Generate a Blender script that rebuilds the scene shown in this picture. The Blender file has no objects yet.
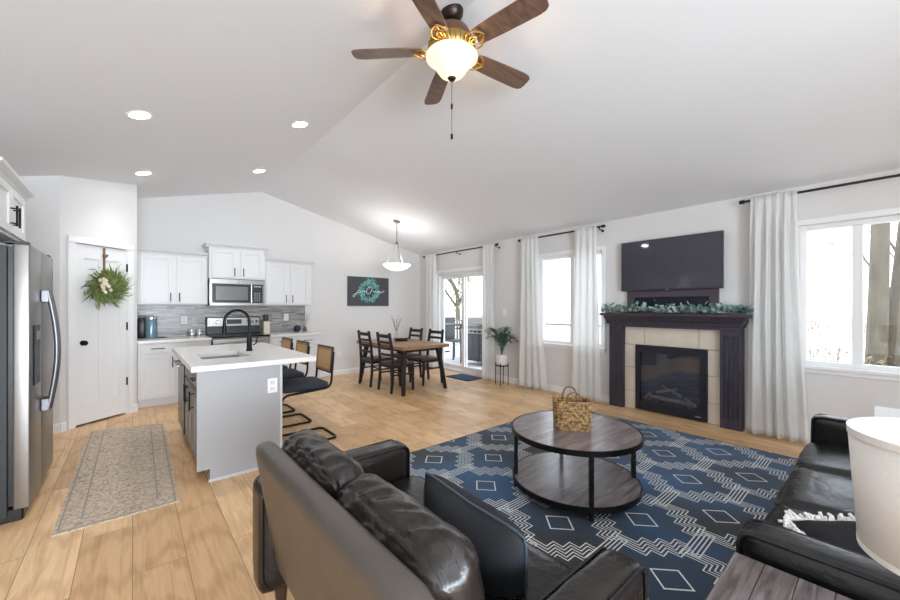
import bpy, bmesh, math, random
from mathutils import Vector, Matrix, noise
random.seed(7)
SC = bpy.context.scene
COL = SC.collection
PI = math.pi
R = math.radians

# ------------------------------------------------------------------ camera
cam = bpy.data.cameras.new('camera')
cam.lens = 371.0 / 900 * 36
cam.sensor_width = 36
cam.shift_y = 7.3 / 900
cam.clip_start = 0.02
cam_o = bpy.data.objects.new('camera', cam)
COL.objects.link(cam_o)
cam_o.location = (0, 0, 1.36)
cam_o.rotation_euler = (PI / 2, 0, -math.atan(317.5 / 371.0))
SC.camera = cam_o

# ------------------------------------------------------------------ world and exposure
w = bpy.data.worlds.new('overcast_sky')
SC.world = w
w.use_nodes = True
wn = w.node_tree
bg = wn.nodes['Background']
tcw = wn.nodes.new('ShaderNodeTexCoord')
sp = wn.nodes.new('ShaderNodeSeparateXYZ')
rp = wn.nodes.new('ShaderNodeValToRGB')
rp.color_ramp.elements[0].color = (0.85, 0.92, 1.0, 1)
rp.color_ramp.elements[1].color = (0.78, 0.86, 1.0, 1)
wn.links.new(tcw.outputs['Generated'], sp.inputs[0])
wn.links.new(sp.outputs['Z'], rp.inputs[0])
wn.links.new(rp.outputs[0], bg.inputs['Color'])
bg.inputs['Strength'].default_value = 1.3
SC.view_settings.view_transform = 'Standard'
SC.view_settings.look = 'None'
SC.view_settings.gamma = 1
SC.view_settings.exposure = 1.34
SC.view_settings.use_curve_mapping = False
SC.cycles.max_bounces = 10
SC.cycles.diffuse_bounces = 7
SC.cycles.transparent_max_bounces = 16
SC.cycles.sample_clamp_indirect = 6


def area(name, loc, rot, sx, sy, power, col=(1, 1, 1)):
    l = bpy.data.lights.new(name, 'AREA')
    l.shape = 'RECTANGLE'
    l.size, l.size_y, l.energy, l.color = sx, sy, power, col
    o = bpy.data.objects.new(name, l)
    o.location, o.rotation_euler = loc, rot
    COL.objects.link(o)
    return o


# added fill light behind the camera, shining in through the open rear side
area('rear_fill_light', (.4, -4.6, 1.1), (R(97), 0, R(9)), 4.6, 2.0, 250, (.80, .90, 1))


# ------------------------------------------------------------------ helpers
def hx(h):
    h = h.lstrip('#')
    o = []
    for i in (0, 2, 4):
        v = int(h[i:i + 2], 16) / 255
        o.append(v / 12.92 if v <= .04045 else ((v + .055) / 1.055) ** 2.4)
    return (*o, 1)


MATS = {}


def mat(name, col, rough=.5, metal=0, var=.06, scale=12, bump=0, bscale=None, stretch=None, emit=None, estr=0, spec=None, coat=0):
    if name in MATS:
        return MATS[name]
    m = bpy.data.materials.new(name)
    m.use_nodes = True
    n = m.node_tree.nodes
    L = m.node_tree.links
    b = n['Principled BSDF']
    c = hx(col) if isinstance(col, str) else col
    tc = n.new('ShaderNodeTexCoord')
    mp = n.new('ShaderNodeMapping')
    L.new(tc.outputs['Object'], mp.inputs[0])
    if stretch:
        mp.inputs['Scale'].default_value = stretch
    nz = n.new('ShaderNodeTexNoise')
    nz.inputs['Scale'].default_value = scale
    nz.inputs['Detail'].default_value = 5
    L.new(mp.outputs[0], nz.inputs['Vector'])
    mx = n.new('ShaderNodeMix')
    mx.data_type = 'RGBA'
    mx.inputs[6].default_value = tuple(min(1, v * (1 - var)) for v in c[:3]) + (1,)
    mx.inputs[7].default_value = tuple(min(1, v * (1 + var)) for v in c[:3]) + (1,)
    L.new(nz.outputs['Fac'], mx.inputs[0])
    L.new(mx.outputs[2], b.inputs['Base Color'])
    b.inputs['Roughness'].default_value = rough
    b.inputs['Metallic'].default_value = metal
    if spec is not None:
        b.inputs['Specular IOR Level'].default_value = spec
    if coat:
        b.inputs['Coat Weight'].default_value = coat
        b.inputs['Coat Roughness'].default_value = .1
    if bump:
        nb = n.new('ShaderNodeTexNoise')
        nb.inputs['Scale'].default_value = bscale or scale * 4
        nb.inputs['Detail'].default_value = 4
        L.new(mp.outputs[0], nb.inputs['Vector'])
        bp = n.new('ShaderNodeBump')
        bp.inputs['Strength'].default_value = bump
        bp.inputs['Distance'].default_value = .01
        L.new(nb.outputs['Fac'], bp.inputs['Height'])
        L.new(bp.outputs[0], b.inputs['Normal'])
    if emit:
        b.inputs['Emission Color'].default_value = hx(emit)
        b.inputs['Emission Strength'].default_value = estr
    MATS[name] = m
    return m


def BM():
    return bmesh.new()


def bx(bm, x0, x1, y0, y1, z0, z1, bev=0, seg=1, M=None):
    r = bmesh.ops.create_cube(bm, size=1)
    vs = r['verts']
    sx, sy, sz = abs(x1 - x0), abs(y1 - y0), abs(z1 - z0)
    for v in vs:
        v.co = Vector((v.co.x * sx + (x0 + x1) / 2, v.co.y * sy + (y0 + y1) / 2, v.co.z * sz + (z0 + z1) / 2))
    if M is not None:
        bmesh.ops.transform(bm, matrix=M, verts=vs)
    if bev:
        es = list({e for v in vs for e in v.link_edges})
        bmesh.ops.bevel(bm, geom=es, offset=min(bev, .49 * min(sx, sy, sz)), segments=seg, affect='EDGES', profile=.5)
    return bm


def cyl(bm, p0, p1, r0, r1=None, n=16, cap=True):
    if r1 is None:
        r1 = r0
    p0, p1 = Vector(p0), Vector(p1)
    d = (p1 - p0)
    q = d.to_track_quat('Z', 'Y')
    rings = []
    for p, r in ((p0, r0), (p1, r1)):
        rings.append([bm.verts.new(p + q @ Vector((r * math.cos(2 * PI * i / n), r * math.sin(2 * PI * i / n), 0))) for i in range(n)])
    for i in range(n):
        bm.faces.new((rings[0][i], rings[0][(i + 1) % n], rings[1][(i + 1) % n], rings[1][i]))
    if cap:
        bm.faces.new(rings[0][::-1])
        bm.faces.new(rings[1])
    return bm


def lathe(bm, prof, c=(0, 0, 0), n=32, cap0=True, cap1=True):
    rings = []
    c = Vector(c)
    for r, z in prof:
        rings.append([bm.verts.new(c + Vector((r * math.cos(2 * PI * i / n), r * math.sin(2 * PI * i / n), z))) for i in range(n)])
    for a, b in zip(rings, rings[1:]):
        for i in range(n):
            bm.faces.new((a[i], a[(i + 1) % n], b[(i + 1) % n], b[i]))
    if cap0:
        bm.faces.new(rings[0][::-1])
    if cap1:
        bm.faces.new(rings[-1])
    return bm


def fillet(pts, r, n=5):
    pts = [Vector(p) for p in pts]
    out = [pts[0]]
    for a, b, c in zip(pts, pts[1:], pts[2:]):
        d0, d1 = (a - b), (c - b)
        rr = min(r, d0.length * .48, d1.length * .48)
        s, e = b + d0.normalized() * rr, b + d1.normalized() * rr
        for i in range(n + 1):
            t = i / n
            out.append(s * (1 - t) ** 2 + b * 2 * t * (1 - t) + e * t * t)
    out.append(pts[-1])
    return out


def tube(bm, pts, r, n=8, cap=True, r_end=None):
    pts = [Vector(p) for p in pts]
    N = len(pts)
    prev = None
    rings = []
    for i, p in enumerate(pts):
        t = ((pts[min(i + 1, N - 1)] - pts[max(i - 1, 0)])).normalized()
        if prev is None:
            u = t.orthogonal().normalized()
        else:
            u = (prev - t * prev.dot(t)).normalized()
        prev = u
        v = t.cross(u)
        rr = r if r_end is None else r + (r_end - r) * i / (N - 1)
        rings.append([bm.verts.new(p + (u * math.cos(2 * PI * k / n) + v * math.sin(2 * PI * k / n)) * rr) for k in range(n)])
    for a, b in zip(rings, rings[1:]):
        for k in range(n):
            bm.faces.new((a[k], a[(k + 1) % n], b[(k + 1) % n], b[k]))
    if cap:
        bm.faces.new(rings[0][::-1])
        bm.faces.new(rings[-1])
    return bm


def prism(bm, poly, M, d):
    """poly in local (x,z); extruded from y=0 to y=d; mapped by M"""
    a = [bm.verts.new(M @ Vector((x, 0, z))) for x, z in poly]
    b = [bm.verts.new(M @ Vector((x, d, z))) for x, z in poly]
    bm.faces.new(a)
    bm.faces.new(b[::-1])
    n = len(poly)
    for i in range(n):
        bm.faces.new((a[i], b[i], b[(i + 1) % n], a[(i + 1) % n]))
    return bm


def FR(o, u, n):
    """local x -> u, local y -> n, local z -> up"""
    u, n = Vector(u).normalized(), Vector(n).normalized()
    m = Matrix.Identity(4)
    for i in range(3):
        m[i][0], m[i][1], m[i][2], m[i][3] = u[i], n[i], (0, 0, 1)[i], o[i]
    return m


def rbox(bm, c, size, r=.04, crown=(0, 0, 0), wr=0, ws=6, n=14, M=None, seed=0.0):
    """soft rounded box with crowned faces and wrinkles"""
    tmp = BM()
    bmesh.ops.create_cube(tmp, size=2)
    bmesh.ops.subdivide_edges(tmp, edges=tmp.edges[:], cuts=n, use_grid_fill=True)
    h = Vector(size) / 2
    inner = Vector([max(.001, k - r) for k in h])
    vmap = {}
    for v in tmp.verts:
        u = v.co.copy()
        p = Vector((u.x * h.x, u.y * h.y, u.z * h.z))
        q = Vector([max(-inner[i], min(inner[i], p[i])) for i in range(3)])
        d = p - q
        if d.length > 1e-6:
            p = q + d.normalized() * r
        cr = Vector((crown[0] * u.x * (1 - u.y ** 2) * (1 - u.z ** 2), crown[1] * u.y * (1 - u.x ** 2) * (1 - u.z ** 2), crown[2] * u.z * (1 - u.x ** 2) * (1 - u.y ** 2)))
        p += cr
        if wr:
            f = noise.noise(Vector((p.x * ws + seed, p.y * ws, p.z * ws))) + .5 * noise.noise(Vector((p.x * ws * 2.3, p.y * ws * 2.3 + seed, p.z * ws * 2.3)))
            dirn = Vector((u.x ** 3, u.y ** 3, u.z ** 3))
            if dirn.length > 0:
                p += dirn.normalized() * f * wr
        p += Vector(c)
        if M is not None:
            p = M @ p
        vmap[v] = bm.verts.new(p)
    for f in tmp.faces:
        bm.faces.new([vmap[v] for v in f.verts])
    tmp.free()
    return bm


def pillow_bm(size, th, n=18, wr=.006, seed=0, M=None):
    """knife-edge cushion lying in local x-z, thickness along y"""
    bm = BM()
    sx, sz = size
    g = {}
    for side in (1, -1):
        for i in range(n + 1):
            for j in range(n + 1):
                u, v = 2 * i / n - 1, 2 * j / n - 1
                edge = i in (0, n) or j in (0, n)
                if edge and side == -1:
                    g[(side, i, j)] = g[(1, i, j)]
                    continue
                k = 1 - .07 * (1 - abs(v)) * abs(u) ** 2
                k2 = 1 - .07 * (1 - abs(u)) * abs(v) ** 2
                t = th / 2 * (max(0, 1 - abs(u) ** 3.2) * max(0, 1 - abs(v) ** 3.2)) ** .55
                cr_ = 1 - .055 * abs(u * v) ** 7
                p = Vector((u * sx / 2 * k * cr_, side * t, v * sz / 2 * k2 * cr_))
                if not edge:
                    p.y += side * wr * noise.noise(Vector((u * 3 + seed, v * 3, side)))
                g[(side, i, j)] = bm.verts.new(M @ p if M is not None else p)
        for i in range(n):
            for j in range(n):
                f = (g[(side, i, j)], g[(side, i + 1, j)], g[(side, i + 1, j + 1)], g[(side, i, j + 1)])
                bm.faces.new(f if side == 1 else f[::-1])
    return bm


OFF = {}


def thing(name, label, cat, loc=(0, 0, 0), rz=0, group=None, local=False, kind=None):
    o = bpy.data.objects.new(name, None)
    COL.objects.link(o)
    o.empty_display_size = .1
    o.location = loc
    o.rotation_euler = (0, 0, rz)
    if kind:
        o['kind'] = kind
    if label:
        o['label'] = label
    if cat:
        o['category'] = cat
    if group:
        o['group'] = group
    OFF[o.name] = Vector((0, 0, 0)) if (local or rz) else Vector(loc)
    return o


def ob(name, bm, m, parent=None, label=None, smooth=40, sub=0, solid=0):
    off = OFF.get(parent.name, Vector((0, 0, 0))) if parent else Vector((0, 0, 0))
    if off.length:
        bmesh.ops.translate(bm, verts=bm.verts[:], vec=-off)
    bmesh.ops.recalc_face_normals(bm, faces=bm.faces[:])
    me = bpy.data.meshes.new(name)
    bm.to_mesh(me)
    bm.free()
    for k in (m if isinstance(m, (list, tuple)) else [m]):
        me.materials.append(k)
    if smooth:
        me.shade_smooth()
        me.set_sharp_from_angle(angle=R(smooth))
    o = bpy.data.objects.new(name, me)
    COL.objects.link(o)
    if parent:
        o.parent = parent
        OFF[o.name] = off
    if label:
        o['label'] = label
    if sub:
        s = o.modifiers.new('sub', 'SUBSURF')
        s.levels = s.render_levels = sub
    if solid:
        s = o.modifiers.new('sol', 'SOLIDIFY')
        s.thickness = solid
        s.offset = 0
    return o


def tag(o, label, cat, group=None, kind=None):
    if label:
        o['label'] = label
    if cat:
        o['category'] = cat
    if group:
        o['group'] = group
    if kind:
        o['kind'] = kind
    # put the origin at the base of the mesh
    vs = [v.co for v in o.data.vertices]
    lo = Vector([min(v[i] for v in vs) for i in range(3)])
    hi = Vector([max(v[i] for v in vs) for i in range(3)])
    base = Vector(((lo.x + hi.x) / 2, (lo.y + hi.y) / 2, lo.z))
    if o.location.length == 0:
        o.data.transform(Matrix.Translation(-base))
        o.location = base
    return o


def struct(name, bm, m, parent=None, **k):
    o = ob(name, bm, m, parent, **k)
    if not parent:
        o['kind'] = 'structure'
    return o


def dup(root, loc, rz, label, group=None):
    r = root.copy()
    COL.objects.link(r)
    r.location = loc
    r.rotation_euler = (0, 0, rz)
    r['label'] = label
    if group:
        r['group'] = group
    for ch in list(root.children):
        c = ch.copy()
        COL.objects.link(c)
        c.parent = r
        for g in ch.children:
            d = g.copy()
            COL.objects.link(d)
            d.parent = c
    return r


def leaf(bm, p, d, up, L, W, fold=.25, mi=0, curl=0.0):
    """pointed leaf from p along d"""
    d = Vector(d).normalized()
    s = d.cross(Vector(up))
    s = s.normalized() if s.length > 1e-4 else d.orthogonal().normalized()
    nrm = s.cross(d)
    a = bm.verts.new(p)
    m1 = bm.verts.new(p + d * L * .5 - nrm * W * fold - nrm * curl * .25)
    b = bm.verts.new(p + d * L - nrm * curl)
    l = bm.verts.new(p + d * L * .45 + s * W / 2 - nrm * curl * .2)
    r = bm.verts.new(p + d * L * .45 - s * W / 2 - nrm * curl * .2)
    for f in ((a, l, m1), (l, b, m1), (a, m1, r), (m1, b, r)):
        fc = bm.faces.new(f)
        fc.material_index = mi


# ------------------------------------------------------------------ materials
def floor_mat():
    m = bpy.data.materials.new('light_oak_planks')
    m.use_nodes = True
    n, L = m.node_tree.nodes, m.node_tree.links
    b = n['Principled BSDF']
    tc = n.new('ShaderNodeTexCoord')
    sep = n.new('ShaderNodeSeparateXYZ')
    L.new(tc.outputs['Object'], sep.inputs[0])
    cb = n.new('ShaderNodeCombineXYZ')
    L.new(sep.outputs['Y'], cb.inputs['X'])
    L.new(sep.outputs['X'], cb.inputs['Y'])
    br = n.new('ShaderNodeTexBrick')
    br.offset = .37
    br.offset_frequency = 2
    br.inputs['Scale'].default_value = 1
    br.inputs['Brick Width'].default_value = 1.52
    br.inputs['Row Height'].default_value = .225
    br.inputs['Mortar Size'].default_value = .0018
    br.inputs['Mortar Smooth'].default_value = .4
    br.inputs['Bias'].default_value = 0
    br.inputs['Color1'].default_value = (0, 0, 0, 1)
    br.inputs['Color2'].default_value = (1, 1, 1, 1)
    br.inputs['Mortar'].default_value = (.5, .5, .5, 1)
    L.new(cb.outputs[0], br.inputs['Vector'])
    rp = n.new('ShaderNodeValToRGB')
    e = rp.color_ramp.elements
    e[0].color = hx('#d0a878')
    e[1].color = hx('#efca9c')
    e.new(.5).color = hx('#e0b98b')
    L.new(br.outputs['Color'], rp.inputs[0])
    # grain: long along Y, offset per plank
    mp = n.new('ShaderNodeMapping')
    mp.inputs['Scale'].default_value = (1.0, 16, 1)
    add = n.new('ShaderNodeVectorMath')
    add.operation = 'MULTIPLY_ADD'
    add.inputs[1].default_value = (7, 3, 5)
    L.new(br.outputs['Color'], add.inputs[0])
    L.new(cb.outputs[0], add.inputs[2])
    L.new(add.outputs[0], mp.inputs[0])
    g = n.new('ShaderNodeTexNoise')
    g.inputs['Scale'].default_value = 1.6
    g.inputs['Detail'].default_value = 7
    g.inputs['Roughness'].default_value = .62
    g.inputs['Distortion'].default_value = 1.4
    L.new(mp.outputs[0], g.inputs['Vector'])
    rg = n.new('ShaderNodeValToRGB')
    rg.color_ramp.elements[0].position = .32
    rg.color_ramp.elements[0].color = (.76, .70, .63, 1)
    rg.color_ramp.elements[1].position = .56
    rg.color_ramp.elements[1].color = (1.02, 1.02, 1.02, 1)
    L.new(g.outputs['Fac'], rg.inputs[0])
    # cathedral figure
    mp2 = n.new('ShaderNodeMapping')
    mp2.inputs['Scale'].default_value = (.55, 5.0, 1)
    L.new(add.outputs[0], mp2.inputs[0])
    wv = n.new('ShaderNodeTexWave')
    wv.wave_type = 'RINGS'
    wv.rings_direction = 'Y'
    wv.inputs['Scale'].default_value = 1.3
    wv.inputs['Distortion'].default_value = 7
    wv.inputs['Detail'].default_value = 3
    wv.inputs['Detail Scale'].default_value = .9
    L.new(mp2.outputs[0], wv.inputs['Vector'])
    rw = n.new('ShaderNodeValToRGB')
    rw.color_ramp.elements[0].position = 0
    rw.color_ramp.elements[0].color = (.84, .80, .76, 1)
    rw.color_ramp.elements[1].position = .3
    rw.color_ramp.elements[1].color = (1, 1, 1, 1)
    L.new(wv.outputs['Fac'], rw.inputs[0])
    cur = rp.outputs[0]
    for src in (rg.outputs[0], rw.outputs[0]):
        mx = n.new('ShaderNodeMix')
        mx.data_type = 'RGBA'
        mx.blend_type = 'MULTIPLY'
        mx.inputs[0].default_value = .85
        L.new(cur, mx.inputs[6])
        L.new(src, mx.inputs[7])
        cur = mx.outputs[2]
    mo = n.new('ShaderNodeMix')
    mo.data_type = 'RGBA'
    mo.inputs[7].default_value = hx('#7d5f3f')
    L.new(br.outputs['Fac'], mo.inputs[0])
    L.new(cur, mo.inputs[6])
    L.new(mo.outputs[2], b.inputs['Base Color'])
    b.inputs['Roughness'].default_value = .36
    b.inputs['Specular IOR Level'].default_value = .45
    bp = n.new('ShaderNodeBump')
    bp.inputs['Strength'].default_value = .15
    bp.inputs['Distance'].default_value = .004
    bp.invert = True
    L.new(br.outputs['Fac'], bp.inputs['Height'])
    L.new(bp.outputs[0], b.inputs['Normal'])
    return m


def splash_mat():
    m = bpy.data.materials.new('grey_mosaic_strips')
    m.use_nodes = True
    n, L = m.node_tree.nodes, m.node_tree.links
    b = n['Principled BSDF']
    tc = n.new('ShaderNodeTexCoord')
    sep = n.new('ShaderNodeSeparateXYZ')
    L.new(tc.outputs['Object'], sep.inputs[0])
    cb = n.new('ShaderNodeCombineXYZ')
    L.new(sep.outputs['X'], cb.inputs['X'])
    L.new(sep.outputs['Z'], cb.inputs['Y'])
    br = n.new('ShaderNodeTexBrick')
    br.offset = .43
    br.squash = 1.6
    br.squash_frequency = 3
    br.inputs['Scale'].default_value = 1
    br.inputs['Brick Width'].default_value = .16
    br.inputs['Row Height'].default_value = .016
    br.inputs['Mortar Size'].default_value = .001
    br.inputs['Color1'].default_value = (0, 0, 0, 1)
    br.inputs['Color2'].default_value = (1, 1, 1, 1)
    L.new(cb.outputs[0], br.inputs['Vector'])
    rp = n.new('ShaderNodeValToRGB')
    e = rp.color_ramp.elements
    e[0].color = hx('#6f6c6b')
    e[1].color = hx('#b9b7b4')
    e.new(.3).color = hx('#8f8c8c')
    e.new(.6).color = hx('#a09a93')
    L.new(br.outputs['Color'], rp.inputs[0])
    mo = n.new('ShaderNodeMix')
    mo.data_type = 'RGBA'
    mo.inputs[7].default_value = hx('#8b8987')
    L.new(br.outputs['Fac'], mo.inputs[0])
    L.new(rp.outputs[0], mo.inputs[6])
    L.new(mo.outputs[2], b.inputs['Base Color'])
    b.inputs['Roughness'].default_value = .3
    return m


def wood_mat(name, c0, c1, rough=.45, axis='X', scale=3, ring=True, stretch=12):
    m = bpy.data.materials.new(name)
    m.use_nodes = True
    n, L = m.node_tree.nodes, m.node_tree.links
    b = n['Principled BSDF']
    tc = n.new('ShaderNodeTexCoord')
    mp = n.new('ShaderNodeMapping')
    s = {'X': (1, stretch, stretch), 'Y': (stretch, 1, stretch), 'Z': (stretch, stretch, 1)}[axis]
    mp.inputs['Scale'].default_value = s
    L.new(tc.outputs['Object'], mp.inputs[0])
    g = n.new('ShaderNodeTexNoise')
    g.inputs['Scale'].default_value = scale
    g.inputs['Detail'].default_value = 6
    g.inputs['Distortion'].default_value = .8
    L.new(mp.outputs[0], g.inputs['Vector'])
    rp = n.new('ShaderNodeValToRGB')
    e = rp.color_ramp.elements
    e[0].position, e[1].position = .3, .7
    e[0].color, e[1].color = hx(c0), hx(c1)
    L.new(g.outputs['Fac'], rp.inputs[0])
    L.new(rp.outputs[0], b.inputs['Base Color'])
    b.inputs['Roughness'].default_value = rough
    return m


def leather_mat(name, col, rough=.33, crease=.3):
    m = mat(name, col, rough, var=.25, scale=3, bump=.10, bscale=120)
    n, L = m.node_tree.nodes, m.node_tree.links
    tc = n.new('ShaderNodeTexCoord')
    nz = n.new('ShaderNodeTexNoise')
    nz.inputs['Scale'].default_value = 11
    nz.inputs['Detail'].default_value = 3
    nz.inputs['Distortion'].default_value = 1.6
    L.new(tc.outputs['Object'], nz.inputs['Vector'])
    bp = n.new('ShaderNodeBump')
    bp.inputs['Strength'].default_value = crease
    bp.inputs['Distance'].default_value = .012
    L.new(nz.outputs['Fac'], bp.inputs['Height'])
    old = n['Principled BSDF'].inputs['Normal'].links[0].from_socket
    L.new(old, bp.inputs['Normal'])
    L.new(bp.outputs[0], n['Principled BSDF'].inputs['Normal'])
    return m


def glass_mat(name, refl=.06, tint=(1, 1, 1, 1), rough=.0):
    m = bpy.data.materials.new(name)
    m.use_nodes = True
    n, L = m.node_tree.nodes, m.node_tree.links
    n.remove(n['Principled BSDF'])
    out = n['Material Output']
    t = n.new('ShaderNodeBsdfTransparent')
    t.inputs[0].default_value = tint
    g = n.new('ShaderNodeBsdfGlossy')
    g.inputs['Roughness'].default_value = rough
    mx = n.new('ShaderNodeMixShader')
    mx.inputs[0].default_value = refl
    L.new(t.outputs[0], mx.inputs[1])
    L.new(g.outputs[0], mx.inputs[2])
    L.new(mx.outputs[0], out.inputs[0])
    return m


def curtain_mat():
    m = bpy.data.materials.new('white_linen_voile')
    m.use_nodes = True
    n, L = m.node_tree.nodes, m.node_tree.links
    n.remove(n['Principled BSDF'])
    out = n['Material Output']
    tc = n.new('ShaderNodeTexCoord')
    nz = n.new('ShaderNodeTexNoise')
    nz.inputs['Scale'].default_value = 60
    L.new(tc.outputs['Object'], nz.inputs['Vector'])
    mxc = n.new('ShaderNodeMix')
    mxc.data_type = 'RGBA'
    mxc.inputs[6].default_value = (.88, .88, .87, 1)
    mxc.inputs[7].default_value = (.95, .95, .94, 1)
    L.new(nz.outputs['Fac'], mxc.inputs[0])
    d = n.new('ShaderNodeBsdfDiffuse')
    t = n.new('ShaderNodeBsdfTranslucent')
    L.new(mxc.outputs[2], d.inputs[0])
    L.new(mxc.outputs[2], t.inputs[0])
    mx = n.new('ShaderNodeMixShader')
    mx.inputs[0].default_value = .5
    L.new(d.outputs[0], mx.inputs[1])
    L.new(t.outputs[0], mx.inputs[2])
    L.new(mx.outputs[0], out.inputs[0])
    return m


def cane_mat():
    m = bpy.data.materials.new('woven_cane')
    m.use_nodes = True
    n, L = m.node_tree.nodes, m.node_tree.links
    b = n['Principled BSDF']
    tc = n.new('ShaderNodeTexCoord')
    ck = n.new('ShaderNodeTexChecker')
    ck.inputs['Scale'].default_value = 110
    ck.inputs[1].default_value = hx('#d9b384')
    ck.inputs[2].default_value = hx('#b58a5a')
    L.new(tc.outputs['Object'], ck.inputs[0])
    L.new(ck.outputs[0], b.inputs['Base Color'])
    b.inputs['Roughness'].default_value = .6
    return m


def basket_mat():
    m = bpy.data.materials.new('woven_seagrass')
    m.use_nodes = True
    n, L = m.node_tree.nodes, m.node_tree.links
    b = n['Principled BSDF']
    tc = n.new('ShaderNodeTexCoord')
    nz = n.new('ShaderNodeTexNoise')
    nz.inputs['Scale'].default_value = 40
    L.new(tc.outputs['Object'], nz.inputs['Vector'])
    rp = n.new('ShaderNodeValToRGB')
    rp.color_ramp.elements[0].position = .35
    rp.color_ramp.elements[1].position = .65
    rp.color_ramp.elements[0].color = hx('#5b4228')
    rp.color_ramp.elements[1].color = hx('#b8935f')
    L.new(nz.outputs['Fac'], rp.inputs[0])
    L.new(rp.outputs[0], b.inputs['Base Color'])
    b.inputs['Roughness'].default_value = .7
    return m


def persian_mat():
    m = bpy.data.materials.new('faded_persian_pile')
    m.use_nodes = True
    n, L = m.node_tree.nodes, m.node_tree.links
    b = n['Principled BSDF']
    tc = n.new('ShaderNodeTexCoord')
    v = n.new('ShaderNodeTexVoronoi')
    v.feature = 'DISTANCE_TO_EDGE'
    v.inputs['Scale'].default_value = 24
    nz0 = n.new('ShaderNodeTexNoise')
    nz0.inputs['Scale'].default_value = 9
    vm = n.new('ShaderNodeVectorMath')
    vm.operation = 'MULTIPLY_ADD'
    vm.inputs[1].default_value = (.16, .16, .16)
    L.new(tc.outputs['Object'], nz0.inputs['Vector'])
    L.new(nz0.outputs['Color'], vm.inputs[0])
    L.new(tc.outputs['Object'], vm.inputs[2])
    L.new(vm.outputs[0], v.inputs['Vector'])
    nz = n.new('ShaderNodeTexNoise')
    nz.inputs['Scale'].default_value = 26
    nz.inputs['Detail'].default_value = 9
    nz.inputs['Roughness'].default_value = .85
    L.new(tc.outputs['Object'], nz.inputs['Vector'])
    mth = n.new('ShaderNodeMath')
    mth.operation = 'MULTIPLY_ADD'
    mth.inputs[1].default_value = 1.6
    L.new(v.outputs['Distance'], mth.inputs[0])
    L.new(nz.outputs['Fac'], mth.inputs[2])
    rp = n.new('ShaderNodeValToRGB')
    e = rp.color_ramp.elements
    e[0].position, e[1].position = .42, .82
    e[0].color, e[1].color = hx('#8a7b6d'), hx('#d2bfa6')
    e.new(.52).color = hx('#aa9a88')
    e.new(.62).color = hx('#bdb1a3')
    L.new(mth.outputs[0], rp.inputs[0])
    # faint medallion rows across the field
    L.new(rp.outputs[0], b.inputs['Base Color'])
    b.inputs['Roughness'].default_value = .95
    return m


def blue_rug_mat():
    m = bpy.data.materials.new('deep_blue_pile')
    m.use_nodes = True
    n, L = m.node_tree.nodes, m.node_tree.links
    b = n['Principled BSDF']
    tc = n.new('ShaderNodeTexCoord')
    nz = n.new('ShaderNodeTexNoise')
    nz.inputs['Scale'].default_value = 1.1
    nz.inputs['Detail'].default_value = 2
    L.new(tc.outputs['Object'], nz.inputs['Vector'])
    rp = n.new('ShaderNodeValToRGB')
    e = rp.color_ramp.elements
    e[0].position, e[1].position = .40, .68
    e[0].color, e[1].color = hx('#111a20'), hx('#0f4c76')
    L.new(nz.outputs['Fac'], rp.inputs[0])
    f = n.new('ShaderNodeTexNoise')
    f.inputs['Scale'].default_value = 300
    L.new(tc.outputs['Object'], f.inputs['Vector'])
    mx = n.new('ShaderNodeMix')
    mx.data_type = 'RGBA'
    mx.blend_type = 'OVERLAY'
    mx.inputs[0].default_value = .25
    L.new(rp.outputs[0], mx.inputs[6])
    L.new(f.outputs['Color'], mx.inputs[7])
    L.new(mx.outputs[2], b.inputs['Base Color'])
    b.inputs['Roughness'].default_value = .9
    b.inputs['Sheen Weight'].default_value = .2
    return m


WALL = mat('warm_white_wall_paint', '#dbd9d7', .8, var=.015, scale=3, bump=.05, bscale=150)
CEIL = mat('ceiling_paint', '#e6e8eb', .85, var=.01, scale=3, bump=.06, bscale=120)
TRIM = mat('white_gloss_trim', '#ececec', .4, var=.01)
CAB = mat('white_cabinet_paint', '#dcdcdc', .4, var=.01)
DOORM = mat('white_door_paint', '#e9e9e9', .42, var=.01)
BLACK = mat('black_metal', '#151517', .4, .6, var=.1)
BLACKP = mat('black_plastic', '#121214', .35, var=.1)
IRON = mat('dark_bronze', '#3a302a', .35, .8, var=.15)
STEEL = mat('brushed_steel', '#96938f', .3, 1, var=.05, stretch=(1, 1, 40), scale=6)
STEELD = mat('dark_brushed_steel', '#6c6966', .4, .7, var=.08)
CHROME = mat('polished_chrome', '#d8d8da', .12, 1, var=.02)
QUARTZ = mat('white_quartz', '#dfddda', .22, var=.025, scale=25)
FLOOR = floor_mat()
SPLASH = splash_mat()
GREYP = mat('grey_island_paint', '#a5a6a8', .5, var=.02)
GREYP_WARM = mat('grey_island_paint_warm_lit', '#8f8880', .45, var=.03)  # same grey island paint, with warm reflected light tinted into its colour
LEATHER = leather_mat('dark_brown_black_leather', '#221d1a', .22)
LEATHB = leather_mat('taupe_brown_leather', '#524b45', .36, .06)
LEATHK = leather_mat('black_leather', '#141416', .24)
GLASS = glass_mat('window_glass', .05)
DGLASS = glass_mat('smoked_glass', .08, (.75, .77, .82, 1), .02)
CURT = curtain_mat()
CANE = cane_mat()
DTOP = wood_mat('warm_brown_tabletop', '#77553a', '#b08a66', .3, 'Y', 2.5)
GWOODT = wood_mat('weathered_grey_brown_wood', '#655b5b', '#8f8585', .24, 'X', 3.5, stretch=8)
ENDT = wood_mat('dark_mahogany_grey_wood', '#4c4242', '#8d8382', .2, 'X', 4, stretch=9)
ESP = wood_mat('espresso_mantel_wood', '#332f3b', '#423d49', .42, 'Z', 3)
WALNUT = wood_mat('walnut_leg_wood', '#33201a', '#4f352a', .4, 'Z', 3)
BLADE = wood_mat('brown_fan_blade', '#5b4436', '#7b6253', .4, 'X', 3)
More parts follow.
